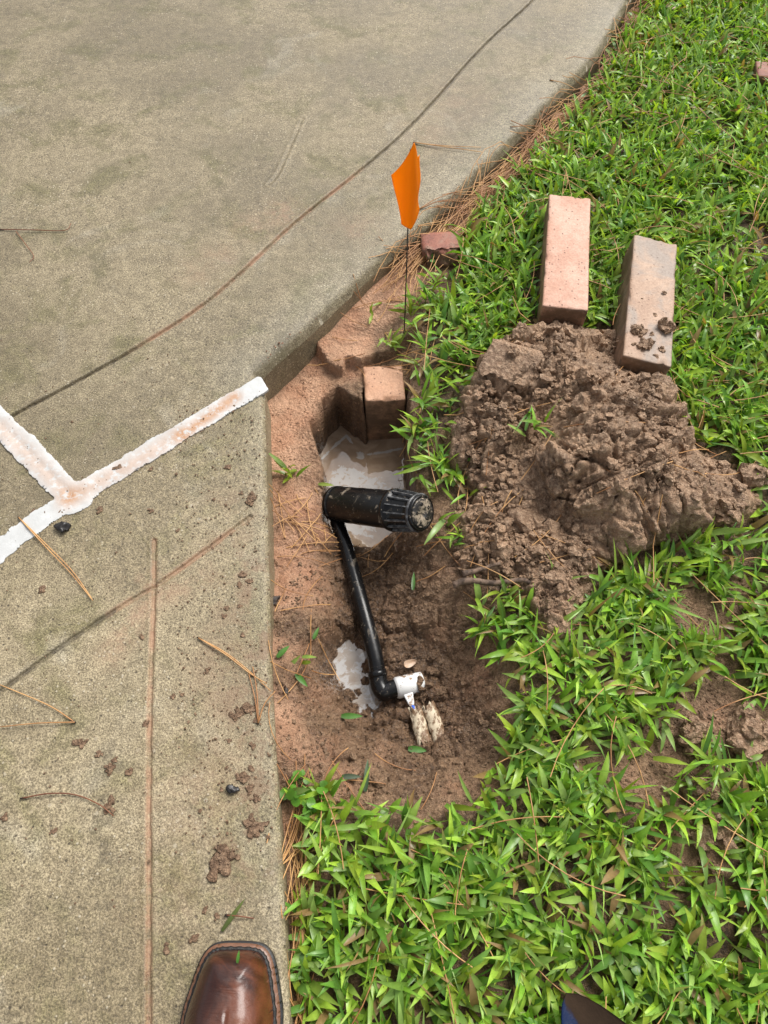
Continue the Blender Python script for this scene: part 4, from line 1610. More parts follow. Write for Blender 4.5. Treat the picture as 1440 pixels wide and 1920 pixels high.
for i in range(4):
    bm.faces.new((V_[i], V_[(i + 1) % 4], V_[4 + (i + 1) % 4], V_[4 + i]))
bmesh.ops.recalc_face_normals(bm, faces=bm.faces[:])
bmesh.ops.bevel(bm, geom=bm.edges[:], offset=0.001, segments=2, affect='EDGES')
me = bpy.data.meshes.new('gusset')
bm.to_mesh(me)
bm.free()
link('gusset', me, MWH.m, root)
v, f = ICO2[3]
v = v * np.array([0.0075, 0.0055, 0.006]) + np.array(P(774, 1328, -0.121)) - o3
link('glue_drip', raw_mesh('glue_drip', v, f), m_plain('blue_cement', (0.01, 0.09, 0.50), 0.3), root)
# mud packed over the fitting's end
for i, (a, b, w, lab) in enumerate([(800, 1285, 26, 'mud lump packed over the end of the white fitting'), (792, 1306, 17, 'smaller mud lump beside the white fitting'), (832, 1300, 22, 'mud lump to the right of the white fitting'), (812, 1258, 18, 'mud lump above the white fitting')]):
    c = P(a, b, -0.135)
    sc = (c - Vector((0, 0, CAM_H))).length / FPX * w
    tag(clump('dirt_clod', c - Vector((0, 0, sc * .25)), sc, 640 + i, MAT_MUD, 0.75, 24), lab, 'dirt clod')

# the two pale fragments
MFR = M('pale_fragment')
nn = MFR.noise(95, 5, 0.75, vec=MFR.scale(MFR.tc, (1, .6, 1)))
MFR.set(Base_Color=MFR.mix(MFR.ramp(nn, 0.46, 0.56), (0.60, 0.50, 0.36), (0.20, 0.12, 0.068)), Roughness=0.5)
MFR.bump(nn, 0.5, 0.003)
for pa, lab, sd_ in (([(778, 1326), (784, 1352), (791, 1376), (797, 1399)], 'pale muddy pipe fragment below the blue drip, left one of two', 3), ([(802, 1319), (812, 1342), (822, 1368), (829, 1396)], 'pale muddy pipe fragment, right one of two', 8)):
    pts = smooth_line([np.array(P(a, b, -0.113 - 0.004 * k)) for k, (a, b) in enumerate(pa)], 10)
    n = len(pts)
    tt = np.linspace(0, 1, n)
    # straight broken half pipe: jagged ends, hollow under its shell
    p0, p1 = pts[0], pts[-1]
    ax_ = (p1 - p0) / np.linalg.norm(p1 - p0)
    sx_ = np.cross(ax_, [0, 0, 1.0])
    sx_ /= np.linalg.norm(sx_)
    up_ = np.cross(sx_, ax_)
    Ln = np.linalg.norm(p1 - p0)
    V, K = [], 15
    rr_ = np.random.default_rng(sd_)
    j0, j1 = rr_.uniform(-.004, .012, K), rr_.uniform(-.010, .004, K)
    for i in range(n):
        for k in range(K):
            th = math.pi * (k / (K - 1))
            al = j0[k] + (Ln + j1[k] - j0[k]) * tt[i]
            rd_ = 0.0096 * (1 - 0.12 * (1 - tt[i]))
            V.append(p0 + ax_ * al + sx_ * math.cos(th) * rd_ + up_ * (math.sin(th) * rd_ * 0.72 - 0.001))
    v = np.array(V)
    v += 0.0009 * np.column_stack([fbm(v[:, 1] * 170, v[:, 0] * 170, 2, 1), fbm(v[:, 0] * 170, v[:, 1] * 170, 2, 2), fbm(v[:, 0] * 170, v[:, 1] * 170, 2, 3)]) * 2
    q = np.array([(i * K + k, i * K + k + 1, (i + 1) * K + k + 1, (i + 1) * K + k) for i in range(n - 1) for k in range(K - 1)])
    org = pts[n // 2]
    o = link('pipe_fragment', raw_mesh('pipe_fragment', v - org, q), MFR.m, None, org)
    so = o.modifiers.new('thickness', 'SOLIDIFY')
    so.thickness = 0.0028
    tag(o, lab, 'fragment')

# twigs
MTW = m_plain('twig_bark', (0.055, 0.034, 0.022), 0.75, 90, (0.19, 0.125, 0.085), 0.6)
for pa, rr_, lab in (([(847, 1110), (880, 1098), (925, 1102), (975, 1094), (1010, 1100)], 0.0062, 'longer brown twig lying at the foot of the heap'), ([(866, 1086), (895, 1078), (936, 1060)], 0.0055, 'short brown twig above the longer one at the foot of the heap')):
    pts = [np.array(on_soil(a, b, 0.014, -0.04)) for a, b in pa]
    zz = np.mean([p[2] for p in pts])
    pts = [np.array([p[0], p[1], 0.5 * p[2] + 0.5 * zz + 0.003]) for p in pts]
    path = smooth_line(pts, 5)
    path += 0.0008 * RNG.normal(size=path.shape)
    o = tube_obj('twig', path, np.linspace(rr_, rr_ * 0.55, len(path)), MTW, None, 9, path[0])
    tag(o, lab, 'twig')


# ------------------------------------------------------------------ boot
def build_boot():
    cx = P(440, 1840, 0.02).x
    ty = P(440, 1764, 0.012).y
    root = empty('boot', (cx, ty, 0.0))
    tag(root, 'wet brown leather square-toe boot standing on the walkway', 'boot')
    root.rotation_euler = (0, 0, R(-1.0))
    root.scale = (1.06, 1, 1)
    # outline about the toe tip, running to -y
    half = [(0.0, 0.0), (0.018, -0.0006), (0.030, -0.0038), (0.039, -0.012), (0.0455, -0.026), (0.0510, -0.047), (0.0565, -0.072), (0.057, -0.095), (0.054, -0.13), (0.046, -0.17), (0.040, -0.21), (0.041, -0.25), (0.038, -0.29), (0.024, -0.312), (0.0, -0.317)]
    rt = smooth_line(half, 5)
    out = np.vstack([rt, (rt * np.array([-1, 1]))[::-1][1:-1]])
    sd = lambda off: (lambda x, y: poly_sdf(x, y, out) - off)
    blk = m_plain('black_edge', (0.005, 0.0045, 0.0045), 0.5, 80, (0.012, 0.011, 0.010), 0.2)
    c = 0.0022
    gx, gy = grid(-0.062, 0.062, c), grid(-0.322, 0.006, c)
    hs = lambda off, z0, z1, k: (lambda x, y: z0 + (z1 - z0) * sstep(0, k, sd(off)(x, y)))
    me = hfield('outsole', gx, gy, hs(0, 0.010, 0.0125, 0.003), sd(0), 0.0005, None, c)
    link('outsole', me, blk, root)
    m = M('welt_leather')
    n = m.noise(90, 3)
    m.set(Base_Color=m.mix(n, (0.10, 0.042, 0.022), (0.21, 0.10, 0.055)), Roughness=0.38)
    me = hfield('welt', gx, gy, hs(0.0022, 0.0155, 0.0185, 0.0025), sd(0.0022), 0.0126, None, c)
    link('welt', me, m.m, root)
    st = m_plain('welt_stitching', (0.004, 0.0035, 0.0035), 0.55, 160, (0.014, 0.012, 0.011), 0.6)
    v, q, t = [], [], []
    # stitched rope of the welt: a bead following the upper's foot
    off = []
    n_ = len(out)
    for i in range(n_):
        a, b = out[i - 1], out[(i + 1) % n_]
        d = (b - a) / (np.linalg.norm(b - a) + 1e-9)
        off.append(out[i] + np.array([d[1], -d[0]]) * 0.0085)
    off = np.array(off)
    if poly_sdf(off[:1, 0], off[:1, 1], out)[0] < 0:
        off = 2 * out - off
    ring = np.column_stack([off, np.full(n_, 0.020)])
    ring = np.vstack([ring, ring[:2]])
    rad = 0.0030 + 0.0006 * np.sin(np.arange(len(ring)) * 2.2)
    tube_obj('rand', ring, rad, st, root, 8)
    # upper
    m = M('boot_leather')
    n1, n2 = m.noise(16, 4, 0.6, dist=0.8), m.noise(150, 3, 0.6)
    col = m.mix(m.ramp(n1, 0.38, 0.66), (0.026, 0.0075, 0.0045), (0.125, 0.036, 0.015))
    tan = m.ramp(m.noise(11, 3, 0.5), 0.52, 0.72, 0, 0.7)
    col = m.mix(tan, col, (0.17, 0.062, 0.022))
    m.set(Base_Color=col, Roughness=m.ramp(n1, 0.3, 0.7, 0.28, 0.45), Coat_Weight=0.3, Coat_Roughness=0.18, Specular_IOR_Level=0.35)
    wr = m.noise(34, 4, 0.65, vec=m.scale(m.tc, (0.45, 1.5, 1)), dist=1.6)
    b = m.bump(wr, 0.30, 0.006)
    m.bump(n2, 0.18, 0.0012, b)
    f = sd(0.0085)

    def uz(x, y):
        d = np.maximum(f(x, y), 0)
        s = -y
        h = 0.040 + 0.040 * sstep(0.03, 0.17, s) + 0.03 * sstep(0.12, 0.2, s)
        u = np.clip(d / 0.034, 0, 1)
        g = np.sqrt(np.maximum(1 - (1 - u) ** 2.2, 0))
        crown = 0.006 * (1 - np.clip(np.abs(x) / 0.05, 0, 1) ** 2)
        crease = 0.0022 * np.sin(s * 230 + 6 * fbm(x * 20, y * 20, 2, 3)) * np.exp(-((s - 0.105) / 0.022) ** 2) * g
        seam = -0.0016 * np.exp(-((x - 0.004 - 0.05 * (s - .09)) / 0.0016) ** 2) * sstep(0.062, 0.07, s)
        return 0.0186 + h * g + crown * g + crease + seam + 0.0012 * g * fbm(x * 30, y * 30, 3, 8)
    me = hfield('upper', grid(-0.05, 0.05, 0.0018), grid(-0.31, 0, 0.0018), uz, f, 0.0175, None, 0.0018)
    link('upper', me, m.m, root)
    # shaft, behind the picture's lower edge
    pr = []
    for k, (z, rx, ry, yc) in enumerate([(0.085, 0.036, 0.075, -0.225), (0.12, 0.041, 0.068, -0.232), (0.17, 0.045, 0.062, -0.238), (0.24, 0.052, 0.066, -0.24), (0.30, 0.056, 0.07, -0.24), (0.30, 0.053, 0.067, -0.24), (0.20, 0.046, 0.06, -0.24)]):
        a = np.arange(40) * 2 * math.pi / 40
        pr.append(np.column_stack([rx * np.cos(a), yc + ry * np.sin(a), np.full(40, z) + (0.012 * np.cos(2 * a) if z == 0.30 else 0)]))
    V = np.vstack(pr)
    F = [(i * 40 + k, i * 40 + (k + 1) % 40, (i + 1) * 40 + (k + 1) % 40, (i + 1) * 40 + k) for i in range(len(pr) - 1) for k in range(40)]
    link('shaft', raw_mesh('shaft', V, np.array(F)), m.m, root)
    me = hfield('heel', grid(-0.045, 0.045, 0.003), grid(-0.32, -0.235, 0.003), lambda x, y: 0 * x + 0.0135, lambda x, y: np.minimum(sd(0.001)(x, y), -0.24 - y), 0.0, None, 0.003)
    link('heel', me, blk, root)
    return root


build_boot()


# ------------------------------------------------------------------ shovel, only its tip in the picture
def build_shovel():
    tip = P(1062, 1862, 0.015)
    root = empty('shovel', tip)
    tag(root, 'muddy dark blue shovel blade resting in the grass at the bottom edge', 'shovel')
    root.rotation_euler = (R(2), 0, R(28))
    m = M('muddy_blue_steel')
    n = m.noise(30, 4, 0.65)
    x_ = m.sep(m.tc, 0)
    f = m.ramp(m.math('ADD', x_, m.math('MULTIPLY', m.math('SUBTRACT', n, 0.5), 0.03)), -0.010, -0.004)
    m.set(Specular_IOR_Level=0.12)
    m.set(Base_Color=m.mix(f, (0.004, 0.012, 0.045), m.mix(n, (0.010, 0.007, 0.005), (0.05, 0.031, 0.019))), Roughness=m.ramp(f, 0, 1, 0.45, 0.95))
    m.bump(n, 0.5, 0.004)
    nu, nv = 24, 40
    V, F = [], []
    for side in (0, 1):
        for j in range(nv + 1):
            s = j / nv
            w = 0.095 * min(1, (s * 1.35) ** 0.62) if s < 0.75 else 0.095
            for i in range(nu + 1):
                u = -1 + 2 * i / nu
                x = w * u
                y = -0.27 * s
                z = 0.022 * (u * u) * (w / 0.095) + 0.012 * math.sin(s * 3) - side * 0.003
                V.append((x, y, z))
    n1 = (nu + 1) * (nv + 1)
    for j in range(nv):
        for i in range(nu):
            a = j * (nu + 1) + i
            F.append((a + nu + 1, a + nu + 2, a + 1, a))
            F.append((n1 + a, n1 + a + 1, n1 + a + nu + 2, n1 + a + nu + 1))
    rim = [j * (nu + 1) for j in range(nv + 1)]
    rim2 = [j * (nu + 1) + nu for j in range(nv + 1)]
    for a, b in list(zip(rim[:-1], rim[1:])) + [(q2, q1) for q1, q2 in zip(rim2[:-1], rim2[1:])]:
        F.append((a, b, b + n1, a + n1))
    link('blade', raw_mesh('blade', np.array(V), np.array(F)), m.m, root)
    wood = m_plain('ash_handle', (0.32, 0.19, 0.09), 0.55, 30, (0.42, 0.27, 0.14))
    tube_obj('socket', [(0, -0.20, 0.014), (0, -0.27, 0.02), (0, -0.42, 0.035)], [0.012, 0.020, 0.021], m.m, root, 18)
    tube_obj('handle', [(0, -0.40, 0.034), (0, -0.9, 0.03), (0, -1.5, 0.0)], 0.0175, wood, root, 18)


build_shovel()

# ------------------------------------------------------------------ pine needles
def needle_path(p, ang, L, bend, z0, r, lift=0.004, n=7):
    t = np.linspace(0, 1, n)
    a = ang + bend * (t - 0.5)
    dx, dy = np.cos(a) * L / (n - 1), np.sin(a) * L / (n - 1)
    x = p[0] + np.cumsum(dx) - dx.sum() / 2
    y = p[1] + np.cumsum(dy) - dy.sum() / 2
    return x, y


def straw(name, seeds, label, r, rad=0.0008):
    parts = []
    for (x0, y0, ang, L, bend, zl) in seeds:
        x, y = needle_path((x0, y0), ang, L, bend, 0, r)
        z = surf_z(x, y)
        z = np.maximum(np.convolve(np.pad(z, 2, mode='edge'), np.ones(5) / 5, 'valid'), z * 0.5 + 0.5 * z.mean()) + zl + 0.004 * np.sin(np.linspace(0, 3.1, len(x)))
        parts.append(tube(np.column_stack([x, y, z]), rad, 5, False))
    V, F = merge(parts)
    o = link(name, raw_mesh(name, V, F), MAT_STRAW)
    return tag(o, label, 'pine straw', kind='stuff')


r = np.random.default_rng(23)
seeds = []
# drift along the driveway's curved edge
ed = EDGE[:52]
tan_ = np.gradient(ed, axis=0)
for _ in range(430):
    i = r.integers(2, len(ed) - 1)
    t = tan_[i] / np.linalg.norm(tan_[i])
    nrm = np.array([-t[1], t[0]])
    off = 0.012 + abs(r.normal(0, 0.028))
    p = ed[i] + nrm * off + t * r.uniform(-.05, .05)
    if under_slab(np.array([p[0]]), np.array([p[1]]))[0] > -0.004:
        p = ed[i] - nrm * off
    seeds.append((p[0], p[1], math.atan2(t[1], t[0]) + r.normal(0, 0.28), r.uniform(0.08, 0.2), r.normal(0, 0.4), r.uniform(0.002, 0.028)))
straw('pine_straw', seeds, 'drift of brown pine straw along the curved driveway edge', r)
seeds = []
pg = scatter(GRASS, 1500, r)
for p in pg:
    if -0.2 < p[1] < 2.5 and -0.3 < p[0] < 1.4 and len(seeds) < 430:
        h, d = mound_h(np.array([p[0]]), np.array([p[1]]))
        seeds.append((p[0], p[1], r.uniform(0, 3.14), r.uniform(0.06, 0.17), r.normal(0, 0.5), r.uniform(0.022, 0.046) if d[0] < 0 else 0.003))
# along the walkway's edge and in the pit surroundings
for _ in range(60):
    k = r.uniform(1490, 1930)
    c = P(545 + (k - 1490) * 0.02 + r.normal(0, 8), k, -0.05)
    seeds.append((c.x + 0.008, c.y, math.pi / 2 + r.normal(0, 0.35), r.uniform(0.05, 0.13), r.normal(0, .4), r.uniform(.001, .01)))
for a, b, n, sp in ((600, 1010, 22, 30), (720, 600, 24, 55), (760, 700, 20, 35), (690, 1050, 8, 40), (560, 960, 10, 25), (880, 1000, 18, 60), (600, 1200, 8, 60), (700, 1430, 7, 90), (520, 1250, 6, 20)):
    for _ in range(n):
        c = on_soil(a + r.normal(0, sp), b + r.normal(0, sp), 0, -0.08)
        if under_slab(np.array([c.x]), np.array([c.y]))[0] < -0.01:
            seeds.append((c.x, c.y, r.uniform(0, 3.14), r.uniform(0.04, 0.12), r.normal(0, .5), r.uniform(.001, .006)))
straw('fallen_needles', seeds, 'brown pine needles strewn over the grass and bare soil', r)

NEEDLES = [
    ([[(0, 430), (60, 431), (121, 432), (133, 419)], [(30, 434), (48, 458), (63, 480), (55, 492)]], MAT_STRAW_RED, 'dark red pine needle with a kinked tip at the left edge of the driveway'),
    ([[(776, 267), (830, 273), (902, 276)], [(776, 267), (840, 276), (904, 285)]], MAT_STRAW, 'forked tan pine needle pair on the driveway right of the flag'),
    ([[(787, 391), (820, 372), (860, 358), (905, 346)], [(787, 391), (830, 376), (900, 372)]], MAT_STRAW, 'pine needle pair sticking out beside the flag over the driveway rim'),
    ([[(35, 970), (90, 1024), (135, 1070), (172, 1122)], [(35, 970), (88, 1028), (132, 1074), (174, 1126)]], MAT_STRAW, 'long tan pine needle pair crossing the white sealant'),
    ([[(140, 1354), (90, 1322), (0, 1284)], [(140, 1354), (70, 1356), (0, 1363)]], MAT_STRAW, 'spread pine needle pair at the left edge of the walkway'),
    ([[(372, 1196), (420, 1222), (462, 1254), (508, 1296)], [(372, 1196), (424, 1228), (468, 1262), (500, 1282)]], MAT_STRAW, 'pine needle pair on the walkway reaching its muddy edge'),
    ([[(40, 1497), (90, 1488), (140, 1490), (185, 1508), (213, 1530)]], MAT_STRAW_RED, 'thin curved dark stem on the left of the walkway'),
    ([[(484, 1356), (478, 1310), (466, 1262)], [(484, 1356), (482, 1300), (474, 1250)], [(484, 1356), (496, 1320), (516, 1296)]], MAT_STRAW, 'fan of three pine needles over the mud splash on the walkway'),
    ([[(958, 238), (1000, 236), (1040, 250)], [(958, 226), (1010, 250), (1030, 275)]], MAT_STRAW, 'pine needles leaning over the driveway rim near the top'),
    ([[(1032, 150), (1058, 156), (1080, 168)]], MAT_STRAW, 'short pine needle at the driveway rim, topmost one'),
    ([[(424, 1716), (450, 1718), (476, 1722)]], MAT_STRAW_RED, 'short red-brown needle on the walkway in front of the boot'),
]
for paths, mat, lab in NEEDLES:
    parts = []
    org = np.array(P(*paths[0][0], 0.002))
    for k, pa in enumerate(paths):
        pts = smooth_line([np.array(P(a, b, 0.0022 + 0.0012 * k + 0.002 * (j % 2))) for j, (a, b) in enumerate(pa)], 5)
        parts.append(tube(pts - org, np.linspace(0.0010, 0.0007, len(pts)), 6))
    V, F = merge(parts)
    o = link('pine_needle', raw_mesh('pine_needle', V, F), mat, None, org)
    tag(o, lab, 'pine needle', 'pine needles on the concrete')
    a, b = np.array(P(*paths[0][0], 0.003)), np.array(P(*paths[0][1], 0.003))
    d = (b - a) / np.linalg.norm(b - a)
    tube_obj('sheath', np.array([-d * 0.002, d * 0.004, d * 0.009]), [0.0013, 0.0014, 0.0011], MAT_DARKTIP, o, 6)

# dark bits
for a, b, w, lab in ((119, 990, 14, 'black wet seed husk beside the white sealant joint'), (437, 1482, 9, 'small black charcoal bit on the walkway')):
    c = P(a, b, 0)
    tag(clod_obj('dark_bit', c, 0.0009 * w, 700 + w, m_plain('black_bit', (0.012, 0.010, 0.009), 0.4), 0.5), lab, 'debris')
for i, (a, b, w, lab) in enumerate([(508, 1128, 16, 'dark wad of rotted litter at the walkway edge, upper one'), (527, 1296, 11, 'dark wad of rotted litter at the walkway edge, middle one'), (530, 1490, 9, 'dark wad of rotted litter at the walkway edge, lower one')]):
    c = on_soil(a + 8, b, 0, -0.04)
    tag(clod_obj('litter_wad', c, 0.0008 * w, 720 + i, m_plain('dark_litter', (0.018, 0.012, 0.009), 0.6, 90, (0.05, 0.03, 0.02), .6), 0.6), lab, 'debris')

# ------------------------------------------------------------------ grass
def blades(roots, az, L, Wd, pitch, curl, tint, tipc, seg=5, twist=None):
    """all blades at once; returns V, quads, tris, colours"""
    n = len(L)
    prof = np.interp(np.linspace(0, 1, seg + 1), [0, .12, .35, .6, .82, 1], [.55, .85, 1, .86, .5, .02])
    t = np.linspace(0, 1, seg + 1)
    th = pitch[:, None] + curl[:, None] * t[None] ** 1.3            # angle from vertical
    th = np.minimum(th, 2.25)
    ds = (L / seg)[:, None]
    hx = np.concatenate([np.zeros((n, 1)), np.cumsum(np.sin((th[:, 1:] + th[:, :-1]) / 2) * ds, 1)], 1)
    hz = np.concatenate([np.zeros((n, 1)), np.cumsum(np.cos((th[:, 1:] + th[:, :-1]) / 2) * ds, 1)], 1)
    side = (twist if twist is not None else np.zeros(n))[:, None] * t[None]
    ca, sa = np.cos(az)[:, None], np.sin(az)[:, None]
    bendy = 0.18 * side * hx
    cx = roots[:, 0:1] + ca * hx - sa * bendy
    cy = roots[:, 1:2] + sa * hx + ca * bendy
    cz = roots[:, 2:3] + hz
    w = Wd[:, None] * prof[None] * 0.5
    tw = side * 1.0
    # width direction: horizontal normal, tilted by the twist; fold raises the margins
    nx, ny, nz = -sa * np.cos(tw), ca * np.cos(tw), np.sin(tw)
    ux, uy, uz = -np.cos(th) * ca, -np.cos(th) * sa, np.sin(th)     # blade's upper face normal
    fold = 0.28
    V = np.empty((n, seg + 1, 3, 3))
    for k, s in enumerate((-1, 0, 1)):
        up = fold * w * abs(s)
        V[:, :, k, 0] = cx + s * w * nx + up * ux
        V[:, :, k, 1] = cy + s * w * ny + up * uy
        V[:, :, k, 2] = cz + s * w * nz + up * uz
    base = (np.arange(n) * (seg + 1) * 3)[:, None, None]
    rows = (np.arange(seg) * 3)[None, :, None]
    c = np.arange(2)[None, None, :]
    a = base + rows + c
    Q = np.stack([a, a + 1, a + 4, a + 3], -1).reshape(-1, 4)
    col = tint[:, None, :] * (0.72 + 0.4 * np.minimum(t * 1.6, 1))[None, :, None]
    k = (np.clip((t - 0.72) / 0.28, 0, 1))[None, :, None] * tipc[:, None, None]
    col = col * (1 - k) + np.array([0.26, 0.17, 0.05]) * k
    col = np.repeat(col[:, :, None, :], 3, 2)
    col[:, :, 1, :] *= 1.16
    return V.reshape(-1, 3), Q, col.reshape(-1, 3)


def tints(n, r, yellow=0.0):
    g = np.array([[0.200, 0.390, 0.036], [0.100, 0.235, 0.034], [0.330, 0.500, 0.055], [0.230, 0.350, 0.085]])
    a, b = r.integers(0, 4, n), r.integers(0, 4, n)
    k = r.uniform(0, 1, n)[:, None]
    c = g[a] * k + g[b] * (1 - k)
    c *= r.uniform(0.75, 1.25, n)[:, None]
    y = (r.uniform(0, 1, n) < 0.11 + yellow)[:, None]
    c = np.where(y, np.array([0.26, 0.36, 0.035]) * r.uniform(.7, 1.1, n)[:, None], c)
    d = (r.uniform(0, 1, n) < 0.07)[:, None]
    return np.where(d, np.array([0.26, 0.17, 0.07]), c)


def tuft_arrays(nodes, per, r, Lr, Wr, flat=1.0, yellow=0.0):
    """nodes (n,3) -> blades in loose rosettes on short runners"""
    n = len(nodes)
    k = r.integers(per[0], per[1] + 1, n)
    idx = np.repeat(np.arange(n), k)
    m = len(idx)
    az = r.uniform(0, 6.28, n)[idx] + r.choice([0, math.pi], m) + r.normal(0, 0.75, m)
    sc = r.uniform(0.75, 1.2, n)[idx]
    L = r.uniform(*Lr, m) * sc
    Wd = r.uniform(*Wr, m) * (0.7 + 0.3 * sc)
    thin = r.uniform(0, 1, m) < 0.16
    Wd = np.where(thin, Wd * 0.45, Wd)
    L = np.where(thin, L * 1.25, L)
    roots = nodes[idx] + np.column_stack([r.normal(0, 0.005, m), r.normal(0, 0.005, m), r.uniform(-0.002, 0.020, m)])
    pitch = r.uniform(0.25, 1.25, m) * flat
    curl = r.uniform(0.1, 1.25, m)
    return roots, az, L, Wd, pitch, curl, tints(m, r, yellow), (r.uniform(0, 1, m) < 0.17) * r.uniform(.3, 1, m), r.normal(0, 1.0, m)


def build_grass():
    r = np.random.default_rng(37)
    lo, hi = (-0.3, -0.4), (1.7, 2.7)
    N = 30000
    q = r.uniform(lo, hi, (N, 2))
    d = poly_sdf(q[:, 0], q[:, 1], GRASS)
    h, dm = mound_h(q[:, 0], q[:, 1])
    keep = d + 0.012 * fbm(q[:, 0] * 30, q[:, 1] * 30, 2, 91) > 0.0
    # patchy thinning
    dens = sstep(-0.30, 0.02, fbm(q[:, 0] * 9, q[:, 1] * 9, 3, 92)) * 0.5 + 0.5
    dens = dens * (1 - sstep(-0.012, 0.006, dm) * 0.985)
    for px, py, rr in BARE:
        c = P(px, py, -0.04)
        dens = dens * (1 - 0.97 * np.exp(-(((q[:, 0] - c.x) ** 2 + (q[:, 1] - c.y) ** 2) / rr ** 2) ** 2))
    e = np.minimum(d, 0.04) / 0.04
    dens = dens * (0.45 + 0.55 * e)
    # thin zone beside the hole, between pit and heap
    tz = line_dist(q[:, 0], q[:, 1], PP([(830, 830), (850, 960), (880, 1060)], -0.05))
    dens = dens * (1 - 0.55 * np.exp(-(tz / 0.055) ** 2))
    far = (q[:, 0] > 1.25) | (q[:, 1] > 2.4) | (q[:, 1] < -0.25)
    dens = dens * np.where(far, 0.5, 1.0)
    keep &= r.uniform(0, 1, N) < dens
    for ob, L in ((b1, l1), (b2, l2)):
        mw = ob.matrix_world.inverted()
        R3 = np.array(mw.to_3x3())
        t3 = np.array(mw.translation)
        loc = (np.column_stack([q, np.full(N, -0.02)]) @ R3.T) + t3
        keep &= ~((abs(loc[:, 0]) < 0.049) & (abs(loc[:, 1]) < L / 2 + 0.006))
    c = P(828, 455, -0.05)
    keep &= np.hypot(q[:, 0] - c.x, q[:, 1] - c.y) > 0.05
    q = q[keep]
    nodes = np.column_stack([q, ground_z(q[:, 0], q[:, 1])])
    a = tuft_arrays(nodes, (3, 5), r, (0.022, 0.062), (0.0055, 0.0126))
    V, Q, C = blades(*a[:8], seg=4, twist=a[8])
    V[:, 2] = np.maximum(V[:, 2], -0.075)
    print('grass nodes', len(nodes), 'blades', len(a[2]))
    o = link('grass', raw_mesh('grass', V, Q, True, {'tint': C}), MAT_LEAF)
    tag(o, 'lush wet green lawn grass on the right of the picture', 'grass', kind='stuff')


build_grass()


def tuft(name, px, py, n, Lr, Wr, label, cat='grass tuft', yellow=0.0, z0=-0.05, flat=1.0, seed=1, lift=0.0):
    r = np.random.default_rng(seed)
    c = on_soil(px, py, lift, z0)
    nodes = np.column_stack([r.normal(0, 0.006, n), r.normal(0, 0.006, n), np.zeros(n)])
    a = tuft_arrays(nodes, (2, 3), r, Lr, Wr, flat, yellow)
    V, Q, C = blades(*a[:8], seg=6, twist=a[8])
    o = link(name, raw_mesh(name, V, Q, True, {'tint': C}), MAT_LEAF, None, c)
    return tag(o, label, cat)


tuft('grass_tuft', 552, 893, 4, (.025, .045), (.007, .010), 'yellow-green grass sprig on the sand left of the pit', yellow=.8, seed=2, flat=1.3, z0=-.09)
tuft('grass_tuft', 1000, 800, 5, (.03, .055), (.005, .008), 'green grass sprig growing out of the heap', seed=3, z0=0.0)
tuft('grass_tuft', 735, 655, 6, (.025, .045), (.005, .008), 'bright grass sprig between the flag and the upright brick', yellow=.5, seed=4, flat=1.2)
tuft('grass_tuft', 770, 590, 7, (.03, .05), (.005, .008), 'grass sprig at the foot of the flag wire', yellow=.3, seed=5)
tuft('grass_tuft', 690, 590, 2, (.02, .035), (.005, .007), 'single yellow grass sprig on the sand left of the flag wire', yellow=.9, seed=6, flat=1.4)
tuft('grass_tuft', 1210, 1120, 16, (.05, .085), (.006, .009), 'large fan of grass below the heap on the right', seed=7, flat=1.2)
tuft('grass_tuft', 1180, 1085, 10, (.04, .075), (.006, .009), 'grass fan close under the foot of the heap', seed=17, flat=1.2)
tuft('grass_tuft', 830, 880, 9, (.04, .065), (.004, .006), 'grass leaning over the muddy water', seed=8)
tuft('grass_tuft', 600, 1500, 9, (.025, .045), (.006, .009), 'bright grass sprig at the near left corner of the hole', yellow=.4, seed=9)
tuft('grass_tuft', 905, 1180, 10, (.03, .05), (.005, .008), 'grass sprig on the right rim of the hole below the twigs', seed=10)
tuft('grass_tuft', 860, 1010, 5, (.03, .05), (.005, .007), 'thin grass sprig right of the sprinkler cap', seed=11)
tuft('grass_tuft', 1320, 1440, 10, (.035, .06), (.005, .008), 'grass sprig growing through the clay lumps at right', seed=12, lift=.02)
tuft('grass_tuft', 560, 1250, 2, (.02, .03), (.006, .008), 'lone green blades beside the walkway at the hole', seed=13, flat=1.4)


# loose cut blades lying on the mud, and on the boot and the walkway
def clipping(px, py, ang, L, Wd, label, z0=-0.1, z=None, col=(0.07, 0.19, 0.025)):
    c = on_soil(px, py, 0.004, z0) if z is None else P(px, py, z)
    a = [np.zeros((1, 3)), np.array([ang]), np.array([L]), np.array([Wd]), np.array([1.52]), np.array([0.10]), np.array([col]), np.array([0.0])]
    V, Q, C = blades(*a, seg=6)
    tag(link('cut_blade', raw_mesh('cut_blade', V, Q, True, {'tint': C}), MAT_LEAF, None, c), label, 'grass blade', 'loose cut grass blades')


clipping(640, 1344, 0.0, .034, .010, 'green cut blade lying at the near tip of the grey puddle')
clipping(765, 1405, -0.1, .030, .011, 'green cut blade lying below the pale fragments')
clipping(588, 1200, 1.2, .022, .007, 'small cut blade on the left slope of the hole')
clipping(555, 1265, -0.8, .028, .009, 'cut blade on the soil near the walkway edge')
clipping(520, 1234, 0.8, .026, .009, 'cut blade touching the walkway edge')
clipping(685, 1485, 1.5, .045, .008, 'upright dull cut blade at the near side of the hole', col=(.06, .11, .05))
clipping(640, 1457, 0.0, .03, .008, 'dull grey-green cut blade on the mud at the near side', col=(.07, .10, .06))
clipping(774, 1108, 1.5, .034, .007, 'thin cut blade on the far slope of the trench')
clipping(597, 910, -0.1, .03, .008, 'yellow cut blade beside the sprinkler base', col=(.2, .27, .03))
clipping(416, 1746, 0.95, .045, .006, 'wilted cut blade on the walkway in front of the boot', z=.003, col=(.09, .12, .03))
c = P(445, 1797, 0.062)
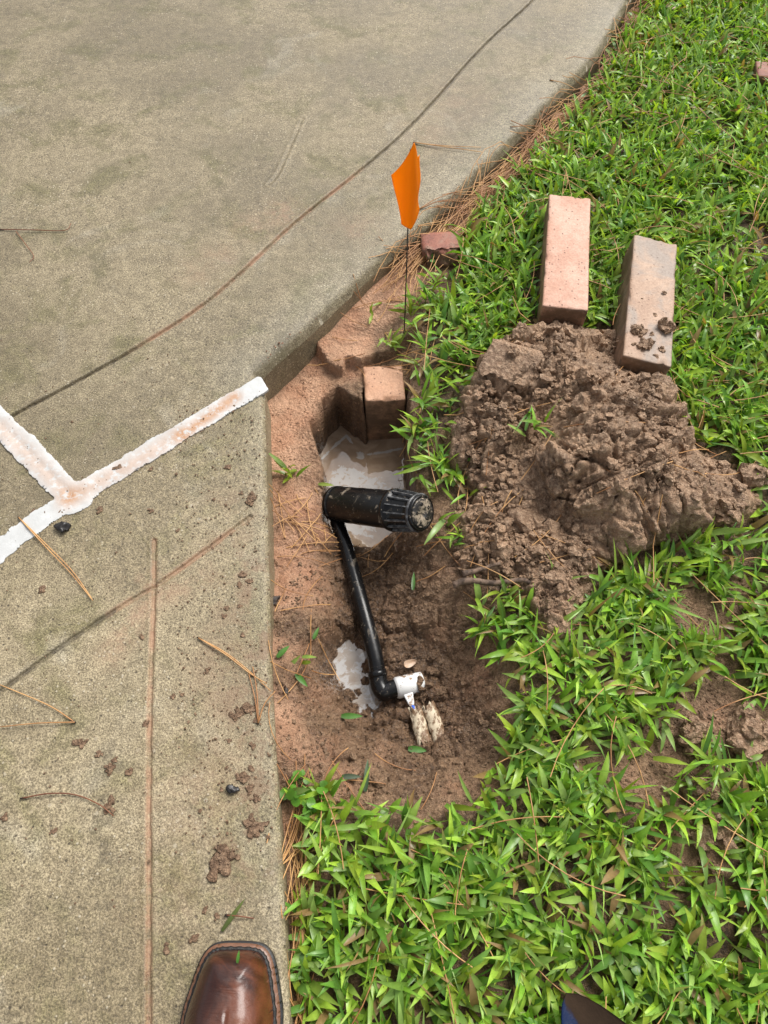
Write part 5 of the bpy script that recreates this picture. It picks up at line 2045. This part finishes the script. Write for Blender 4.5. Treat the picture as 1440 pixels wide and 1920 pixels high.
clipping(445, 1806, 1.5, .013, .004, 'tiny green blade stuck on the boot toe', z=.0605)


# round-leaved weed at the near corner of the hole
def weed(px, py, n, label, seed, spread=0.03, size=0.007):
    r = np.random.default_rng(seed)
    c = on_soil(px, py, 0, -0.05)
    parts, cols = [], []
    for i in range(n):
        a, d = r.uniform(0, 6.28), spread * math.sqrt(r.uniform(0, 1))
        top = np.array([math.cos(a) * d, math.sin(a) * d, r.uniform(.012, .032)])
        k = 14
        t = np.arange(k) * 2 * math.pi / k
        s = size * r.uniform(.6, 1.15)
        ro = rand_rot(r)
        ro = np.array(Quaternion((1, r.normal(0, .22), r.normal(0, .22), r.uniform(-1, 1))).normalized().to_matrix())
        ring = np.column_stack([s * np.cos(t), s * 0.85 * np.sin(t), 0.12 * s * np.cos(2 * t)]) @ ro.T + top
        v = np.vstack([ring, [top - np.array([0, 0, s * .15])]])
        T = np.array([(j, (j + 1) % k, k) for j in range(k)])
        st = tube([np.array([top[0] * .3, top[1] * .3, -0.002]), top * np.array([.8, .8, .6]), top - np.array([0, 0, s * .2])], 0.0006, 5, False)
        parts += [(v, np.zeros((0, 4), int), T), st]
        g = np.array([0.10, 0.25, 0.02]) * r.uniform(.75, 1.2)
        cols += [np.tile(g, (len(v), 1)), np.tile(g * .8, (len(st[0]), 1))]
    V, F = merge(parts)
    tag(link('clover_weed', raw_mesh('clover_weed', V, F, True, {'tint': np.vstack(cols)}), MAT_LEAF, None, c), label, 'weed')


weed(575, 1488, 22, 'bright round-leaved weed at the near left corner of the hole', 1, .03, .008)
weed(808, 500, 9, 'small round-leaved weed below the dark red broken brick', 2, .012, .005)
weed(990, 345, 12, 'round-leaved weed in the grass above the pink brick', 3, .025, .008)
weed(725, 1700, 12, 'round-leaved weed in the lower grass right of the boot', 4, .02, .008)
weed(1215, 1830, 12, 'light green round-leaved weed beside the shovel blade', 5, .025, .007)
weed(790, 830, 9, 'round-leaved weed at the rim beside the upright brick', 6, .014, .005)

# dry leaves
MDRY = m_plain('dry_leaf', (0.42, 0.27, 0.17), 0.6, 40, (0.55, 0.42, 0.32), .3)
for px, py, s, a, lab in ((1362, 8, .03, .3, 'pale dry leaf on the grass at the top right'), (1255, 30, .02, 1.0, 'small pale dry leaf in the straw at the top'), (768, 1248, .011, .4, 'cream leaf scrap above the white fitting')):
    c = on_soil(px, py, 0.02 if py < 100 else 0.012, -0.05)
    xs_, ys_ = grid(-1, 1, .1), grid(-1, 1, .1)
    X, Y = np.meshgrid(xs_, ys_, indexing='ij')
    wv = np.sqrt(np.clip(1 - X ** 2, 0, 1)) * 0.55 * (1 - 0.3 * X)
    V = np.column_stack([X.ravel() * s, (Y * wv).ravel() * s, (0.18 * np.abs(Y) ** 1.5 + 0.15 * X ** 2).ravel() * s])
    n = len(xs_)
    idx = np.arange(n * n).reshape(n, n)
    Q = np.stack([idx[:-1, :-1], idx[1:, :-1], idx[1:, 1:], idx[:-1, 1:]], -1).reshape(-1, 4)
    o = link('dry_leaf', raw_mesh('dry_leaf', V, Q), MDRY, None, c)
    o.rotation_euler = (0.15, 0.1, a)
    so = o.modifiers.new('thickness', 'SOLIDIFY')
    so.thickness = 0.0005
    tag(o, lab, 'leaf')

print('tris', sum(len(o.data.loops) - 2 * len(o.data.polygons) for o in SC.objects if o.type == 'MESH'))
